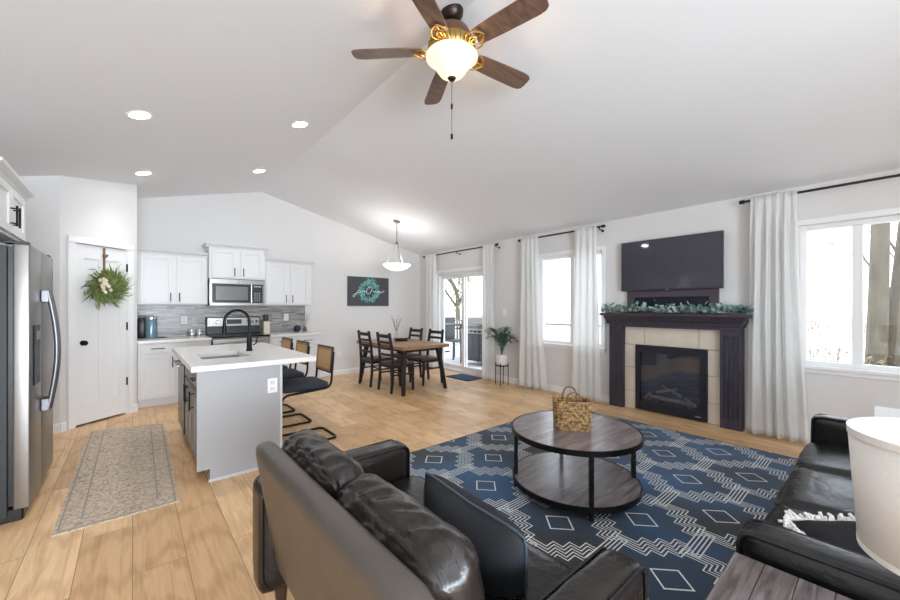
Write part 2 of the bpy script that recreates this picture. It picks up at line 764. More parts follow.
TILE = mat('beige_travertine', '#d8ccbc', .45, var=.2, scale=3.5, bump=.1, bscale=20)
GROUT = mat('beige_grout', '#a89a85', .8)
DKWOOD = mat('near_black_chair_wood', '#1d1a1f', .45, var=.15)
SEATB = wood_mat('dark_brown_seat_wood', '#3d2d28', '#64504a', .35, 'X', 3)
FABB = mat('charcoal_velvet', '#2c323b', .9, var=.15, scale=30, bump=.1)
PILB = mat('black_cotton', '#131316', .85, var=.2, scale=6, bump=.15, bscale=200)
GREENL = mat('fresh_green_leaf', '#7f8f4d', .6, var=.35, scale=20)
GREEND = mat('olive_green_leaf', '#5d7050', .6, var=.3, scale=20)
EUCA = mat('dusty_eucalyptus_leaf', '#6a8a82', .6, var=.35, scale=14)
PALM = mat('deep_palm_leaf', '#46665a', .5, var=.3, scale=14)
CREAM = mat('cream_flower', '#e9dcc5', .7)
TWIG = mat('brown_twig', '#6c5440', .8, var=.2)
WPOT = mat('white_ceramic', '#e6e4df', .35, var=.02)
PERS = persian_mat()
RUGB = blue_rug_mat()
RUGW = mat('ivory_yarn', '#d6d9d6', .95, var=.1, scale=80)
SHADE = mat('linen_shade', '#ece9e4', .9, var=.07, scale=140, bump=.1, bscale=300)
SCREEN = mat('tv_screen', '#3a3845', .04, var=.02, spec=.7)  # purple-grey base carries part of the room's reflection in its colour

W, KY = 5.17, 7.15          # window wall plane, far wall plane
RX, RZ = 1.73, 3.40         # ridge
SLR, SLL = (RZ - 2.59) / (W - RX), .26


def zc(x):
    return RZ - SLR * (x - RX) if x > RX else RZ - SLL * (RX - x)


# ================================================================== SHELL
XL, YB = -1.35, -2.6
bm = bx(BM(), XL - .1, W + .15, YB, KY + .12, -.1, 0)
struct('floor', bm, FLOOR, smooth=0)

bm = BM()
for xa, xb in ((XL - .1, RX), (RX, W + .15)):
    vs = []
    for t in (0, .12):
        for x, y in ((xa, YB), (xb, YB), (xb, KY + .12), (xa, KY + .12)):
            vs.append(bm.verts.new((x, y, zc(x) + t)))
    for f in ((0, 1, 2, 3), (4, 5, 6, 7), (0, 1, 5, 4), (1, 2, 6, 5), (2, 3, 7, 6), (3, 0, 4, 7)):
        bm.faces.new([vs[i] for i in f])
struct('ceiling', bm, CEIL, smooth=0)

# far wall (gable)
bm = prism(BM(), [(XL - .1, 0), (W, 0), (W, zc(W)), (RX, RZ), (XL - .1, zc(XL - .1))], FR((0, KY, 0), (1, 0, 0), (0, 1, 0)), .12)
struct('wall_far', bm, WALL, smooth=0)

# window wall with openings
DY0, DY1, DZ = 4.90, 6.48, 2.10
AY0, AY1, AZ0, AZ1 = 2.64, 3.75, .77, 2.19
BY0, BY1, BZ0, BZ1 = -.24, .56, .77, 2.19
H = 2.595
bm = BM()
for y0, y1, z0, z1 in ((YB, BY0, 0, H), (BY0, BY1, 0, BZ0), (BY0, BY1, BZ1, H), (BY1, AY0, 0, H), (AY0, AY1, 0, AZ0), (AY0, AY1, AZ1, H),
                       (AY1, DY0, 0, H), (DY0, DY1, DZ, H), (DY1, KY + .12, 0, H)):
    bx(bm, W, W + .15, y0, y1, z0, z1)
struct('wall_right', bm, WALL, smooth=0)

# left walls / pantry walls
bm = bx(BM(), XL - .1, XL, YB, KY, 0, 3.0)
for v in bm.verts:
    if v.co.z > 1:
        v.co.z = zc(v.co.x) + .02
struct('wall_left', bm, WALL, smooth=0)
bm = bx(BM(), XL, -.60, 5.83, 5.93, 0, 3)
for v in bm.verts:
    if v.co.z > 1:
        v.co.z = zc(v.co.x) + .02
struct('wall_pantry_left', bm, WALL, smooth=0)
P0, P1 = Vector((-.60, 5.83, 0)), Vector((.045, 6.365, 0))
PU = (P1 - P0).normalized()
PN = Vector((PU.y, -PU.x, 0))
PL = (P1 - P0).length
PM = FR(P0, PU, PN)
zt = lambda s: zc((P0 + PU * s).x) + .02
d0, d1, dz = .131, .716, 2.09
bm = BM()
prism(bm, [(0, 0), (d0, 0), (d0, dz), (d1, dz), (d1, 0), (PL, 0), (PL, zt(PL)), (0, zt(0))], PM, -.1)
struct('wall_pantry', bm, WALL, smooth=0)
bm = bx(BM(), -.055, .045, 6.365, KY, 0, 3)
for v in bm.verts:
    if v.co.z > 1:
        v.co.z = zc(v.co.x) + .02
struct('wall_pantry_right', bm, WALL, smooth=0)

bm = bx(BM(), 2.15, W + .15, YB - .1, YB, 0, 3.6)  # added unseen wall section, blocks the rear fill from the window wall
for v in bm.verts:
    if v.co.z > 1:
        v.co.z = zc(v.co.x) + .02
struct('back_light_blocker', bm, WALL, smooth=0)

# baseboards
def baseboard(name, o, u, n, L):
    bm = prism(BM(), [(0, 0), (.016, 0), (.016, .085), (.006, .10), (0, .10)], FR(o, n, u), L)
    struct(name, bm, TRIM, smooth=0)

baseboard('baseboard_far', (2.53, KY, 0), (1, 0, 0), (0, -1, 0), W - 2.53)
bm = BM()
for y0, y1 in ((YB, .98), (2.50, DY0 - .07), (DY1 + .07, KY)):
    prism(bm, [(0, 0), (.016, 0), (.016, .085), (.006, .10), (0, .10)], FR((W, y0, 0), (-1, 0, 0), (0, 1, 0)), y1 - y0)
struct('baseboard_right', bm, TRIM, smooth=0)
bm = BM()
prism(bm, [(0, 0), (.014, 0), (.014, .085), (.006, .10), (0, .10)], FR(P0, PN, PU), .055)
prism(bm, [(0, 0), (.014, 0), (.014, .085), (.006, .10), (0, .10)], FR(P0 + PU * (d1 + .07), PN, PU), PL - d1 - .07)
struct('baseboard_pantry', bm, TRIM, smooth=0)
baseboard('baseboard_left', (XL, 5.83, 0), (1, 0, 0), (0, -1, 0), .75)

# ------------------------------------------------------------------ pantry door (door_1)
dr = thing('door_1', None, None, tuple(P0 + PU * ((d0 + d1) / 2)), 0, kind='structure')
bm = BM()
for a, b_, c, d in ((d0 - .068, d0 + .004, 0, dz), (d1 - .004, d1 + .068, 0, dz)):
    bx(bm, a, b_, 0, .022, c, d, .004, M=None)
bx(bm, d0 - .068, d1 + .068, 0, .024, dz, dz + .07, .004)
bx(bm, d0, d0 + .012, -.1, 0, 0, dz)
bx(bm, d1 - .012, d1, -.1, 0, 0, dz)
bmesh.ops.transform(bm, matrix=PM, verts=bm.verts[:])
ob('door_casing', bm, TRIM, dr)
bm = BM()
X0, X1, Z0, Z1 = d0 + .014, d1 - .014, .022, dz - .006
mid = (X0 + X1) / 2
bx(bm, X0, X1, -.040, -.012, Z0, Z1)
bx(bm, X0, X0 + .085, -.012, 0, Z0, Z1, .003)
bx(bm, X1 - .085, X1, -.012, 0, Z0, Z1, .003)
bx(bm, mid - .04, mid + .04, -.012, -.0005, .26, Z1 - .16, .003)
bx(bm, X0 + .08, X1 - .08, -.012, -.0005, Z0, .27, .003)
bx(bm, X0 + .08, X1 - .08, -.012, -.0005, Z1 - .16, Z1, .003)
bmesh.ops.transform(bm, matrix=PM, verts=bm.verts[:])
slab = ob('door_slab', bm, DOORM, dr)
for z in (.42, 1.12, 1.86):
    bm = BM()
    bx(bm, d1 - .016, d1 + .002, -.004, .012, z - .05, z + .05, .002)
    bmesh.ops.transform(bm, matrix=PM, verts=bm.verts[:])
    ob('hinge', bm, BLACK, dr, label='black hinge')
bm = BM()
lathe(bm, [(.030, 0), (.030, .008), (.012, .012), (.012, .022), (.024, .028), (.028, .040), (.020, .050)], n=20)
bmesh.ops.transform(bm, matrix=PM @ Matrix.Translation((d0 + .085, 0, .95)) @ Matrix.Rotation(-PI / 2, 4, 'X'), verts=bm.verts[:])
ob('door_knob', bm, BLACK, dr, label='black round knob')

# ------------------------------------------------------------------ wreath on the pantry door
wc = PM @ Vector((.435, .05, 1.60))
wr = thing('door_wreath', 'round green fern wreath with cream flowers hanging on the white pantry door', 'wreath', tuple(wc - Vector((0, 0, .22))))
bm = BM()
for i in range(900):
    a = random.uniform(0, 2 * PI)
    rr = random.gauss(.10, .042)
    p = Vector((rr * math.cos(a), random.uniform(.0, .06), rr * math.sin(a)))
    tw = random.uniform(.3, 1.5)
    d = Vector((math.cos(a + tw), random.uniform(-.1, .7), math.sin(a + tw)))
    L_ = random.uniform(.06, .12)
    if random.random() < .16:
        L_ *= 1.7
    pw, dw = PM @ (p + Vector((.435, .03, 1.60))), PM.to_3x3() @ d
    leaf(bm, pw, dw, (random.uniform(-1, 1), random.uniform(-1, 1), 1), L_, random.uniform(.010, .024), mi=random.choice((0, 0, 0, 0, 1)))
ob('foliage', bm, [GREENL, GREEND], wr, smooth=0)
bm = BM()
for i in range(44):
    a = random.uniform(-2.4, -.1)
    d = Vector((random.choice((-1, 1, -1)) * random.uniform(.4, 1), random.uniform(0, .4), random.uniform(-.7, .0)))
    p = PM @ (Vector((.435 + .11 * math.cos(a), .03, 1.60 + .10 * math.sin(a))))
    q = p + PM.to_3x3() @ d.normalized() * random.uniform(.08, .15)
    tube(bm, [p, (p + q) / 2 + Vector((0, 0, .01)), q], .0015, 4)
ob('trailing_stems', bm, TWIG, wr)
bm = BM()
for i in range(22):
    p = PM @ Vector((.435 - .09 + random.gauss(0, .028), .105 + random.uniform(0, .025), 1.60 + .03 + random.gauss(0, .045)))
    for k in range(5):
        t = k * 2 * PI / 5
        leaf(bm, p, PM.to_3x3() @ Vector((math.cos(t), .35, math.sin(t))), PN, .026, .02)
ob('flowers', bm, CREAM, wr, label='small cream flowers', smooth=0)
bm = BM()
bx(bm, .425, .450, .0045, .0085, 1.70, 2.075, 0)
bx(bm, .41, .465, .009, .03, 1.96, 2.0, .008)
leaf(bm, Vector((.437, .02, 1.98)), (1, .2, .25), (0, 1, 0), .04, .035)
leaf(bm, Vector((.437, .02, 1.98)), (-1, .2, .25), (0, 1, 0), .04, .035)
bmesh.ops.transform(bm, matrix=PM, verts=bm.verts[:])
ob('ribbon', bm, mat('brown_ribbon', '#7d6650', .8), wr, label='brown ribbon with a small bow', smooth=0)

# ------------------------------------------------------------------ windows
def window(name, y0, y1, z0, z1, mull):
    t = thing(name, None, None, (W, (y0 + y1) / 2, z0), kind='structure')
    bm = BM()
    # casing flush around the opening + stool
    bx(bm, W - .02, W, y0 - .045, y0 + .002, z0 + .008, z1, .003)
    bx(bm, W - .02, W, y1 - .002, y1 + .045, z0 + .008, z1, .003)
    bx(bm, W - .022, W, y0 - .045, y1 + .045, z1, z1 + .055, .003)
    bx(bm, W - .055, W + .02, y0 - .06, y1 + .06, z0 - .022, z0 + .008, .004)
    bx(bm, W - .02, W, y0 - .045, y1 + .045, z0 - .065, z0 - .02, .003)
    ob('window_casing', bm, TRIM, t)
    bm = BM()
    for a, b_, c, d in ((y0, y0 + .05, z0, z1), (y1 - .05, y1, z0, z1), (y0 + .05, y1 - .05, z0, z0 + .05), (y0 + .05, y1 - .05, z1 - .05, z1)):
        bx(bm, W + .04, W + .12, a, b_, c, d, .004)
    bx(bm, W + .045, W + .11, mull - .035, mull + .035, z0 + .05, z1 - .05, .004)
    ob('window_frame', bm, TRIM, t)
    for a, b_ in ((y0 + .05, mull - .035), (mull + .035, y1 - .05)):
        bm = bx(BM(), W + .070, W + .075, a, b_, z0 + .05, z1 - .05)
        ob('pane', bm, GLASS, t, smooth=0)
    return t

window('window_1', AY0, AY1, AZ0, AZ1, 3.16)
window('window_2', BY0, BY1, BZ0, BZ1, .16)

# sliding patio door (door_2)
t = thing('door_2', None, None, (W, (DY0 + DY1) / 2, 0), kind='structure')
bm = BM()
bx(bm, W - .02, W, DY0 - .06, DY0, 0, DZ, .003)
bx(bm, W - .02, W, DY1, DY1 + .06, 0, DZ, .003)
bx(bm, W - .02, W, DY0 - .06, DY1 + .06, DZ, DZ + .07, .003)
ob('door_casing', bm, TRIM, t)
bm = BM()
for a, b_, c, d in ((DY0, DY0 + .04, 0, DZ), (DY1 - .04, DY1, 0, DZ), (DY0 + .04, DY1 - .04, 0, .045), (DY0 + .04, DY1 - .04, DZ - .05, DZ)):
    bx(bm, W + .02, W + .14, a, b_, c, d, .003)
ob('door_frame', bm, TRIM, t)
DM = 5.67
for a, b_, xx, nm in ((DY0 + .04, DM + .045, W + .03, 'sliding_panel'), (DM - .045, DY1 - .04, W + .085, 'fixed_panel')):
    bm = BM()
    for p, q, c, d in ((a, a + .08, .045, DZ - .05), (b_ - .08, b_, .045, DZ - .05), (a + .08, b_ - .08, .045, .135), (a + .08, b_ - .08, DZ - .12, DZ - .05)):
        bx(bm, xx, xx + .045, p, q, c, d, .003)
    pn = ob(nm, bm, TRIM, t)
    bm = bx(BM(), xx + .02, xx + .025, a + .08, b_ - .08, .135, DZ - .12)
    ob('pane', bm, GLASS, pn, smooth=0)
    if nm == 'sliding_panel':
        bm = bx(BM(), xx - .02, xx, b_ - .05, b_ - .02, .92, 1.10, .006)
        ob('door_handle', bm, mat('grey_handle', '#8d9194', .4), pn)

# ------------------------------------------------------------------ outside
DECKM = mat('pale_frosted_deck', '#c9c9c8', .8, var=.06, stretch=(1, 14, 1), scale=3)
struct('deck', bx(BM(), W + .16, 9.2, 3.6, 10.5, -.16, -.05), DECKM, smooth=0)
GROUND = mat('frosty_pale_field', '#d2cfc4', .95, var=.12, scale=.5)
bm = BM()
g = bmesh.ops.create_grid(bm, x_segments=60, y_segments=60, size=70)
for v in g['verts']:
    v.co.z = -.75 + .12 * noise.noise(Vector((v.co.x * .15, v.co.y * .15, 0)))
bmesh.ops.translate(bm, verts=bm.verts[:], vec=(W + 71, 10, 0))
struct('ground', bm, GROUND)
t = thing('deck_railing', 'slim dark-topped deck railing seen through the middle window', 'railing', (9.05, 7.0, -.05))
bm = bx(BM(), 9.02, 9.09, 3.7, 10.4, .86, .90)
ob('top_rail', bm, mat('grey_rail_wood', '#77767a', .7), t, smooth=0)
bm = BM()
for i in range(44):
    y = 3.75 + i * .151
    bx(bm, 9.045, 9.065, y - .008, y + .008, .0, .86)
bx(bm, 9.03, 9.08, 3.7, 10.4, .0, .03)
ob('balusters', bm, mat('white_rail', '#e8e8e8', .6), t, smooth=0)
for y in (3.75, 5.4, 7.05, 8.7, 10.35):
    bm = bx(BM(), 9.01, 9.10, y - .045, y + .045, -.05, .93, .004)
    ob('rail_post', bm, mat('white_rail', '#e8e8e8', .6), t)

# grill
gx, gy = 6.55, 6.50
t = thing('barbecue_grill', 'black gas grill with a silver control panel outside the right pane of the patio door', 'grill', (gx, gy, -.05))
GRL = mat('grill_black', '#33363a', .4, .3)
ob('cabinet', bx(bx(BM(), gx - .28, gx + .28, gy - .36, gy + .36, .06, .72, .01), gx - .283, gx - .279, gy - .01, gy + .01, .1, .68), GRL, t)
ob('control_panel', bx(BM(), gx - .31, gx + .28, gy - .38, gy + .38, .72, .84, .01), STEEL, t)
for k in range(5):
    bm = cyl(BM(), (gx - .31, gy - .28 + k * .14, .78), (gx - .345, gy - .28 + k * .14, .78), .026, n=14)
    ob('knob', bm, BLACKP, t)
bm = prism(BM(), [(-.30, .84), (.28, .84), (.28, 1.02), (.12, 1.12), (-.16, 1.10), (-.30, .96)], FR((gx, gy - .37, 0), (1, 0, 0), (0, 1, 0)), .74)
ob('lid', bm, STEELD, t)
bm = tube(BM(), fillet([(gx - .29, gy - .28, .92), (gx - .35, gy - .28, .93), (gx - .35, gy + .28, .93), (gx - .29, gy + .28, .92)], .02), .011)
ob('lid_handle', bm, STEEL, t)
for s in (-1, 1):
    ob('side_shelf', bx(BM(), gx - .25, gx + .22, gy + s * .38, gy + s * .66, .80, .84, .008), GRL, t)
for sx in (-1, 1):
    for sy in (-1, 1):
        bm = cyl(BM(), (gx + sx * .22, gy + sy * .3 - .015, 0.0), (gx + sx * .22, gy + sy * .3 + .015, 0.0), .05, n=16)
        ob('wheel', bm, BLACKP, t)

# patio table + chair
px_, py_ = 6.0, 7.45
t = thing('patio_table', 'dark grey outdoor table on the deck outside the left pane of the patio door', 'table', (px_, py_, -.05))
PAT = mat('dark_patio_metal', '#4a4d50', .5, .3)
ob('tabletop', bx(BM(), px_ - .4, px_ + .4, py_ - .55, py_ + .55, .90, .94, .008), PAT, t)
for sx in (-1, 1):
    for sy in (-1, 1):
        ob('leg', bx(BM(), px_ + sx * .35 - .03, px_ + sx * .35 + .03, py_ + sy * .48 - .03, py_ + sy * .48 + .03, -.05, .90, .004), PAT, t)
ob('stretcher', bx(BM(), px_ - .35, px_ + .35, py_ - .02, py_ + .02, .18, .22), PAT, t)
cx_, cy_ = 6.75, 7.72
t = thing('patio_chair', 'grey high-back outdoor chair standing by the patio table beyond the glass', 'chair', (cx_, cy_, -.05))
ob('seat', bx(BM(), cx_ - .24, cx_ + .24, cy_ - .25, cy_ + .25, .42, .47, .01), PAT, t)
bm = BM()
bx(bm, cx_ - .24, cx_ + .24, cy_ + .21, cy_ + .25, .47, 1.08, .03, 3)
ob('backrest', bm, PAT, t)
for sx in (-1, 1):
    for sy in (-1, 1):
        ob('leg', bx(BM(), cx_ + sx * .21 - .02, cx_ + sx * .21 + .02, cy_ + sy * .22 - .02, cy_ + sy * .22 + .02, -.05, .42, .003), PAT, t)


# trees
BARK = mat('grey_lichen_bark', '#665f50', .9, var=.6, scale=7, bump=.6, bscale=18, stretch=(1, 1, .4))
TWG = mat('pale_twigs', '#9a8f7c', .9, var=.2)
YGL = mat('yellow_green_leaf', '#a3a06c', .7, var=.3, scale=5)


def branch(bm, p, d, L, r, depth, tips, rng, spread=.55):
    pts = [p.copy()]
    q = p.copy()
    dd = d.copy()
    n = 5
    for i in range(n):
        k_ = .02 if r > .11 else .10
        dd = (dd + Vector((rng.gauss(0, k_), rng.gauss(0, k_), rng.gauss(0.02, .05)))).normalized()
        q = q + dd * L / n
        pts.append(q.copy())
    tube(bm, pts, r, 8 if r > .05 else 5, cap=False, r_end=r * .62)
    if depth == 0:
        tips.append((q, dd))
        return
    for k in range(rng.choice((2, 3, 3))):
        i = rng.randint(2, n) if k else n
        nd = (dd + Vector((rng.gauss(0, spread), rng.gauss(0, spread), rng.gauss(.1, .3)))).normalized()
        branch(bm, pts[i], nd, L * rng.uniform(.55, .8), r * (.6 if k == 0 else .42), depth - 1, tips, rng, spread)


def tree(name, label, loc, trunks, seed, leaves=0, depth=4, spread=.55):
    rng = random.Random(seed)
    t = thing(name, label, 'tree', loc)
    bm = BM()
    tips = []
    for (dx, dy, vx, vy, L, r) in trunks:
        branch(bm, Vector((loc[0] + dx, loc[1] + dy, loc[2])), Vector((vx, vy, 1)).normalized(), L, r, depth, tips, rng, spread)
    ob('trunk_and_branches', bm, BARK, t)
    if leaves:
        bm = BM()
        for q, dd in tips:
            for k in range(leaves):
                p = q + Vector((rng.gauss(0, .25), rng.gauss(0, .25), rng.gauss(0, .25)))
                leaf(bm, p, (rng.gauss(0, 1), rng.gauss(0, 1), rng.gauss(0, 1)), (rng.random(), rng.random(), 1), rng.uniform(.10, .2), .08)
        ob('leaves', bm, YGL, t, smooth=0)
    return t


tree('bare_tree', 'big twin-trunk bare tree with mottled lichen bark right outside the right-hand window', (11.0, .05, -.75),
     [(0, .06, .0, .004, 6.0, .16), (.1, -.17, .0, -.01, 6.2, .15), (.3, -.5, .0, -.22, 4, .07)], 5, depth=4, spread=.42)
tree('bare_tree', 'slender bare tree with pale yellow-green leaves behind the patio table', (10.2, 11.4, -.75),
     [(0, 0, 0, 0, 2.6, .13), (.1, .2, .1, .1, 2.2, .09)], 9, leaves=60, depth=3)


def brush(label, x, y, h, wdt, n, seed, m=TWG, lv=True):
    rng = random.Random(seed)
    t = thing('bare_shrub', label, 'shrub', (x, y, -.75))
    bm = BM()
    bl = BM()
    for i in range(n):
        p = Vector((x + rng.gauss(0, wdt * .25), y + rng.gauss(0, wdt * .35), -.78))
        d = Vector((rng.gauss(0, .35), rng.gauss(0, .45), 1)).normalized()
        L_ = h * rng.uniform(.5, 1)
        pts = [p, p + d * L_ * .5 + Vector((0, 0, .02)), p + (d + Vector((rng.gauss(0, .25), rng.gauss(0, .25), 0))) * L_]
        tube(bm, pts, .012, 4, cap=False, r_end=.004)
        for k in range(5):
            q = pts[1].lerp(pts[2], rng.random())
            e = q + Vector((rng.gauss(0, .5), rng.gauss(0, .5), rng.uniform(0, .6))).normalized() * h * .22
            tube(bm, [q, e], .005, 3, cap=False)
            leaf(bl, e, (rng.gauss(0, 1), rng.gauss(0, 1), rng.gauss(0, 1)), (0, 0, 1), .09, .05)
    ob('stems', bm, m, t, smooth=0)
    ob('dry_leaves', bl, mat('dry_tan_leaf', '#b3a279', .8, var=.3), t, smooth=0)


brush('tangle of dry tan brush at the foot of the twin-trunk tree', 10.4, .0, 1.35, 2.0, 90, 3)
brush('low bare shrub with thin arching stems left of the twin-trunk tree', 9.9, 1.55, 1.25, 1.3, 36, 4)
brush('distant pale rounded thicket on the horizon in the left pane of the right window', 22, 4.3, 2.9, 4.5, 130, 6)
brush('distant pale thicket on the horizon far behind the twin-trunk tree', 26, -1.0, 2.2, 5, 90, 8)

# ================================================================== CURTAINS
ROD = mat('dark_rod_metal', '#3b3a3d', .35, .7)


def rod(label, y0, y1, z=2.51, brk=()):
    t = thing('curtain_rod', label, 'curtain rod', (W - .1, (y0 + y1) / 2, z), group=None)
    bm = cyl(BM(), (W - .1, y0 + .03, z), (W - .1, y1 - .03, z), .0125, n=14)
    ob('rod', bm, ROD, t)
    for y in (y0, y1):
        bm = cyl(BM(), (W - .1, y, z), (W - .1, y + (.045 if y == y0 else -.045), z), .021, n=16)
        ob('finial', bm, ROD, t)
    for y in brk:
        bm = BM()
        cyl(bm, (W, y, z - .045), (W - .1, y, z - .03), .007, n=8)
        cyl(bm, (W - .1, y, z - .04), (W - .1, y, z - .008), .009, n=8)
        cyl(bm, (W, y, z - .045), (W - .006, y, z - .045), .02, n=12)
        ob('bracket', bm, ROD, t)


rod('long dark curtain rod over the sliding patio door', 4.58, 6.86, brk=(4.63, 5.72, 6.80))
rod('dark curtain rod over the middle window left of the fireplace', 2.56, 4.10, brk=(2.64, 4.03))
rod('dark curtain rod over the window at the right edge', -.72, 1.03, brk=(.90, -.66))


def curtain(label, yt0, yt1, yb0, yb1, seed, ztop=2.535, folds=5, amp=.026):
    rng = random.Random(seed)
    bm = BM()
    nu, nv = folds * 14, 34
    rows = []
    ph = rng.uniform(0, 6)
    ks = [rng.uniform(.75, 1.25) for _ in range(folds + 2)]
    for j in range(nv + 1):
        v = j / nv
        z = ztop - (ztop - .012) * v
        y0 = yt0 + (yb0 - yt0) * v ** 1.6
        y1 = yt1 + (yb1 - yt1) * v ** 1.6
        row = []
        for i in range(nu + 1):
            u = i / nu
            k = ks[int(u * folds)]
            gath = min(1, max(0, (2.47 - z) / .35))
            a = amp * (.22 + .78 * gath) * k
            uu = u + .05 * noise.noise(Vector((u * 3, v * 1.6, seed * 3.1)))
            x = W - .124 - amp * .2 + a * math.sin(2 * PI * folds * uu + ph + .9 * math.sin(v * 2.2 + ph)) + .02 * gath * noise.noise(Vector((u * 4, v * 1.8, seed)))
            if gath < 1:
                x += (1 - gath) * .004 * math.sin(u * folds * 5 * PI + ph)
                x = min(x, W - .1 - .0165) if z > 2.475 else x
            y = y0 + (y1 - y0) * u + .012 * noise.noise(Vector((u * 6, v * 3, seed + 9)))
            x = min(x, W - .045)
            row.append(bm.verts.new((x, y, z)))
        rows.append(row)
    for a, b in zip(rows, rows[1:]):
        for i in range(nu):
            bm.faces.new((a[i], a[i + 1], b[i + 1], b[i]))
    o = ob('curtain', bm, CURT, None, smooth=80, solid=.002)
    tag(o, label, 'curtain')


curtain('narrow white curtain at the left side of the patio door, behind the dining set', 6.38, 6.76, 6.36, 6.78, 1, folds=3)
curtain('white curtain at the right side of the patio door beside the potted palm', 4.63, 4.93, 4.66, 4.96, 2, folds=3)
curtain('white curtain left of the middle window, between palm and window', 3.68, 4.04, 3.50, 4.08, 3, folds=4)
curtain('white curtain right of the middle window beside the fireplace', 2.67, 3.02, 2.60, 3.08, 4, folds=4)
curtain('wide white curtain between the fireplace and the right-hand window', .56, .93, .47, .97, 5, folds=5)

# ================================================================== KITCHEN
def handle(bm, M, x, z, L, vertical=True, out=.03, r=.006, y0=0.0):
    if vertical:
        a, b = (x, y0 + out, z - L / 2), (x, y0 + out, z + L / 2)
        posts = [(x, z - L * .36), (x, z + L * .36)]
    else:
        a, b = (x - L / 2, y0 + out, z), (x + L / 2, y0 + out, z)
        posts = [(x - L * .36, z), (x + L * .36, z)]
    cyl(bm, M @ Vector(a), M @ Vector(b), r, n=10)
    for px, pz in posts:
        cyl(bm, M @ Vector((px, y0, pz)), M @ Vector((px, y0 + out, pz)), r * .8, n=8)
    return bm


def shaker(parent, M, x0, x1, z0, z1, m, hd=None, name='door', flat=False, th=.019, rail=.055, hm=None):
    bm = BM()
    if flat:
        bx(bm, x0, x1, 0, th, z0, z1, .002)
    else:
        bx(bm, x0 + rail * .8, x1 - rail * .8, 0, th * .45, z0 + rail * .8, z1 - rail * .8)
        bx(bm, x0, x0 + rail, 0, th, z0, z1, .002)
        bx(bm, x1 - rail, x1, 0, th, z0, z1, .002)
        bx(bm, x0 + rail, x1 - rail, 0, th - .0005, z0, z0 + rail, .002)
        bx(bm, x0 + rail, x1 - rail, 0, th - .0005, z1 - rail, z1, .002)
    bmesh.ops.transform(bm, matrix=M, verts=bm.verts[:])
    d = ob(name, bm, m, parent)
    if hd:
        ob('handle', handle(BM(), M, *hd, y0=th), hm or BLACK, d, label='dark bar handle')
    return d


def upper(label, x0, x1, z0, z1, yf, doors, crown_over=(.03, .03), group=None):
    t = thing('upper_cabinet', label, 'cabinet', ((x0 + x1) / 2, (yf + KY) / 2, z0), group=group)
    ob('body', bx(BM(), x0, x1, yf, KY - .002, z0, z1, .002), CAB, t)
    M = FR((0, yf, 0), (1, 0, 0), (0, -1, 0))
    for a, b, hxx in doors:
        shaker(t, M, a, b, z0 + .02, z1 - .02, CAB, (hxx, z0 + .11, .13))
    bm = BM()
    l, r = crown_over
    prof = [(0, z1), (.012, z1), (.018, z1 + .02), (.048, z1 + .045), (.052, z1 + .06), (0, z1 + .06)]
    M2 = FR((x0 - l, yf, 0), (0, -1, 0), (1, 0, 0))
    prism(bm, prof, M2, x1 - x0 + l + r)
    for xx, s, on in ((x0, -1, l > .01), (x1, 1, r > .01)):
        if on:
            prof2 = [(0, z1), (.012, z1), (.016, z1 + .02), (.04, z1 + .045), (.044, z1 + .06), (0, z1 + .06)]
            prism(bm, prof2, FR((xx, yf - .01, 0), (s, 0, 0), (0, 1, 0)), KY - yf)
    ob('crown_moulding', bm, CAB, t, smooth=0)
    return t


upper('white two-door wall cabinet left of the microwave, beside the pantry wall', .05, .885, 1.40, 2.13, 6.82,
      [(.08, .452, .425), (.50, .865, .53)], (0, 0))
upper('raised white wall cabinet above the microwave', .892, 1.686, 1.81, 2.29, 6.74,
      [(.93, 1.27, 1.235), (1.325, 1.655, 1.36)], (.045, .045))
upper('white two-door wall cabinet right of the microwave', 1.695, 2.50, 1.40, 2.13, 6.82,
      [(1.72, 2.07, 2.04), (2.12, 2.44, 2.15)], (0, .045))

# microwave
x0, x1, z0, z1, yf = .897, 1.680, 1.385, 1.805, 6.76
t = thing('microwave', 'stainless over-the-range microwave between the white wall cabinets', 'microwave', ((x0 + x1) / 2, 6.95, z0))
ob('body', bx(BM(), x0, x1, yf, KY - .01, z0, z1, .004), STEELD, t)
M = FR((0, yf, 0), (1, 0, 0), (0, -1, 0))
bm = BM()
bx(bm, x0, x1, 0, .03, z1 - .075, z1, .004)
bx(bm, x0, x1, 0, .03, z0, z0 + .05, .004)
bx(bm, x0, x0 + .035, 0, .03, z0 + .05, z1 - .075)
bx(bm, x1 - .03, x1, 0, .03, z0 + .05, z1 - .075)
bmesh.ops.transform(bm, matrix=M, verts=bm.verts[:])
ob('front_frame', bm, STEEL, t)
bm = bx(BM(), x0 + .035, x0 + .60, 0, .026, z0 + .05, z1 - .075, .002, M=M)
dd_ = ob('door', bm, BLACKP, t, label='black glass door')
bm = bx(BM(), x0 + .085, x0 + .53, .026, .028, z0 + .09, z1 - .115, 0, M=M)
ob('window', bm, mat('mw_mesh_glass', '#6f6f70', .25), dd_)
ob('handle', handle(BM(), M, x0 + .575, (z0 + z1) / 2 - .01, .29, True, .04, .011, .026), CHROME, dd_, label='chrome bar handle')
bm = bx(BM(), x0 + .60, x1 - .03, 0, .026, z0 + .05, z1 - .075, .002, M=M)
cp = ob('control_panel', bm, BLACKP, t)
bm = BM()
for i in range(5):
    for j in range(3):
        bx(bm, x0 + .625 + j * .035, x0 + .645 + j * .035, .026, .028, z0 + .08 + i * .03, z0 + .092 + i * .03, 0, M=M)
ob('display', bx(BM(), x0 + .62, x0 + .73, .026, .028, z1 - .115, z1 - .095, 0, M=M), mat('pale_print', '#a8b2bb', .5), cp)
ob('keypad', bm, mat('pale_print', '#a8b2bb', .5), cp)
bm = lathe(BM(), [(.016, 0), (.016, .003)], n=20)
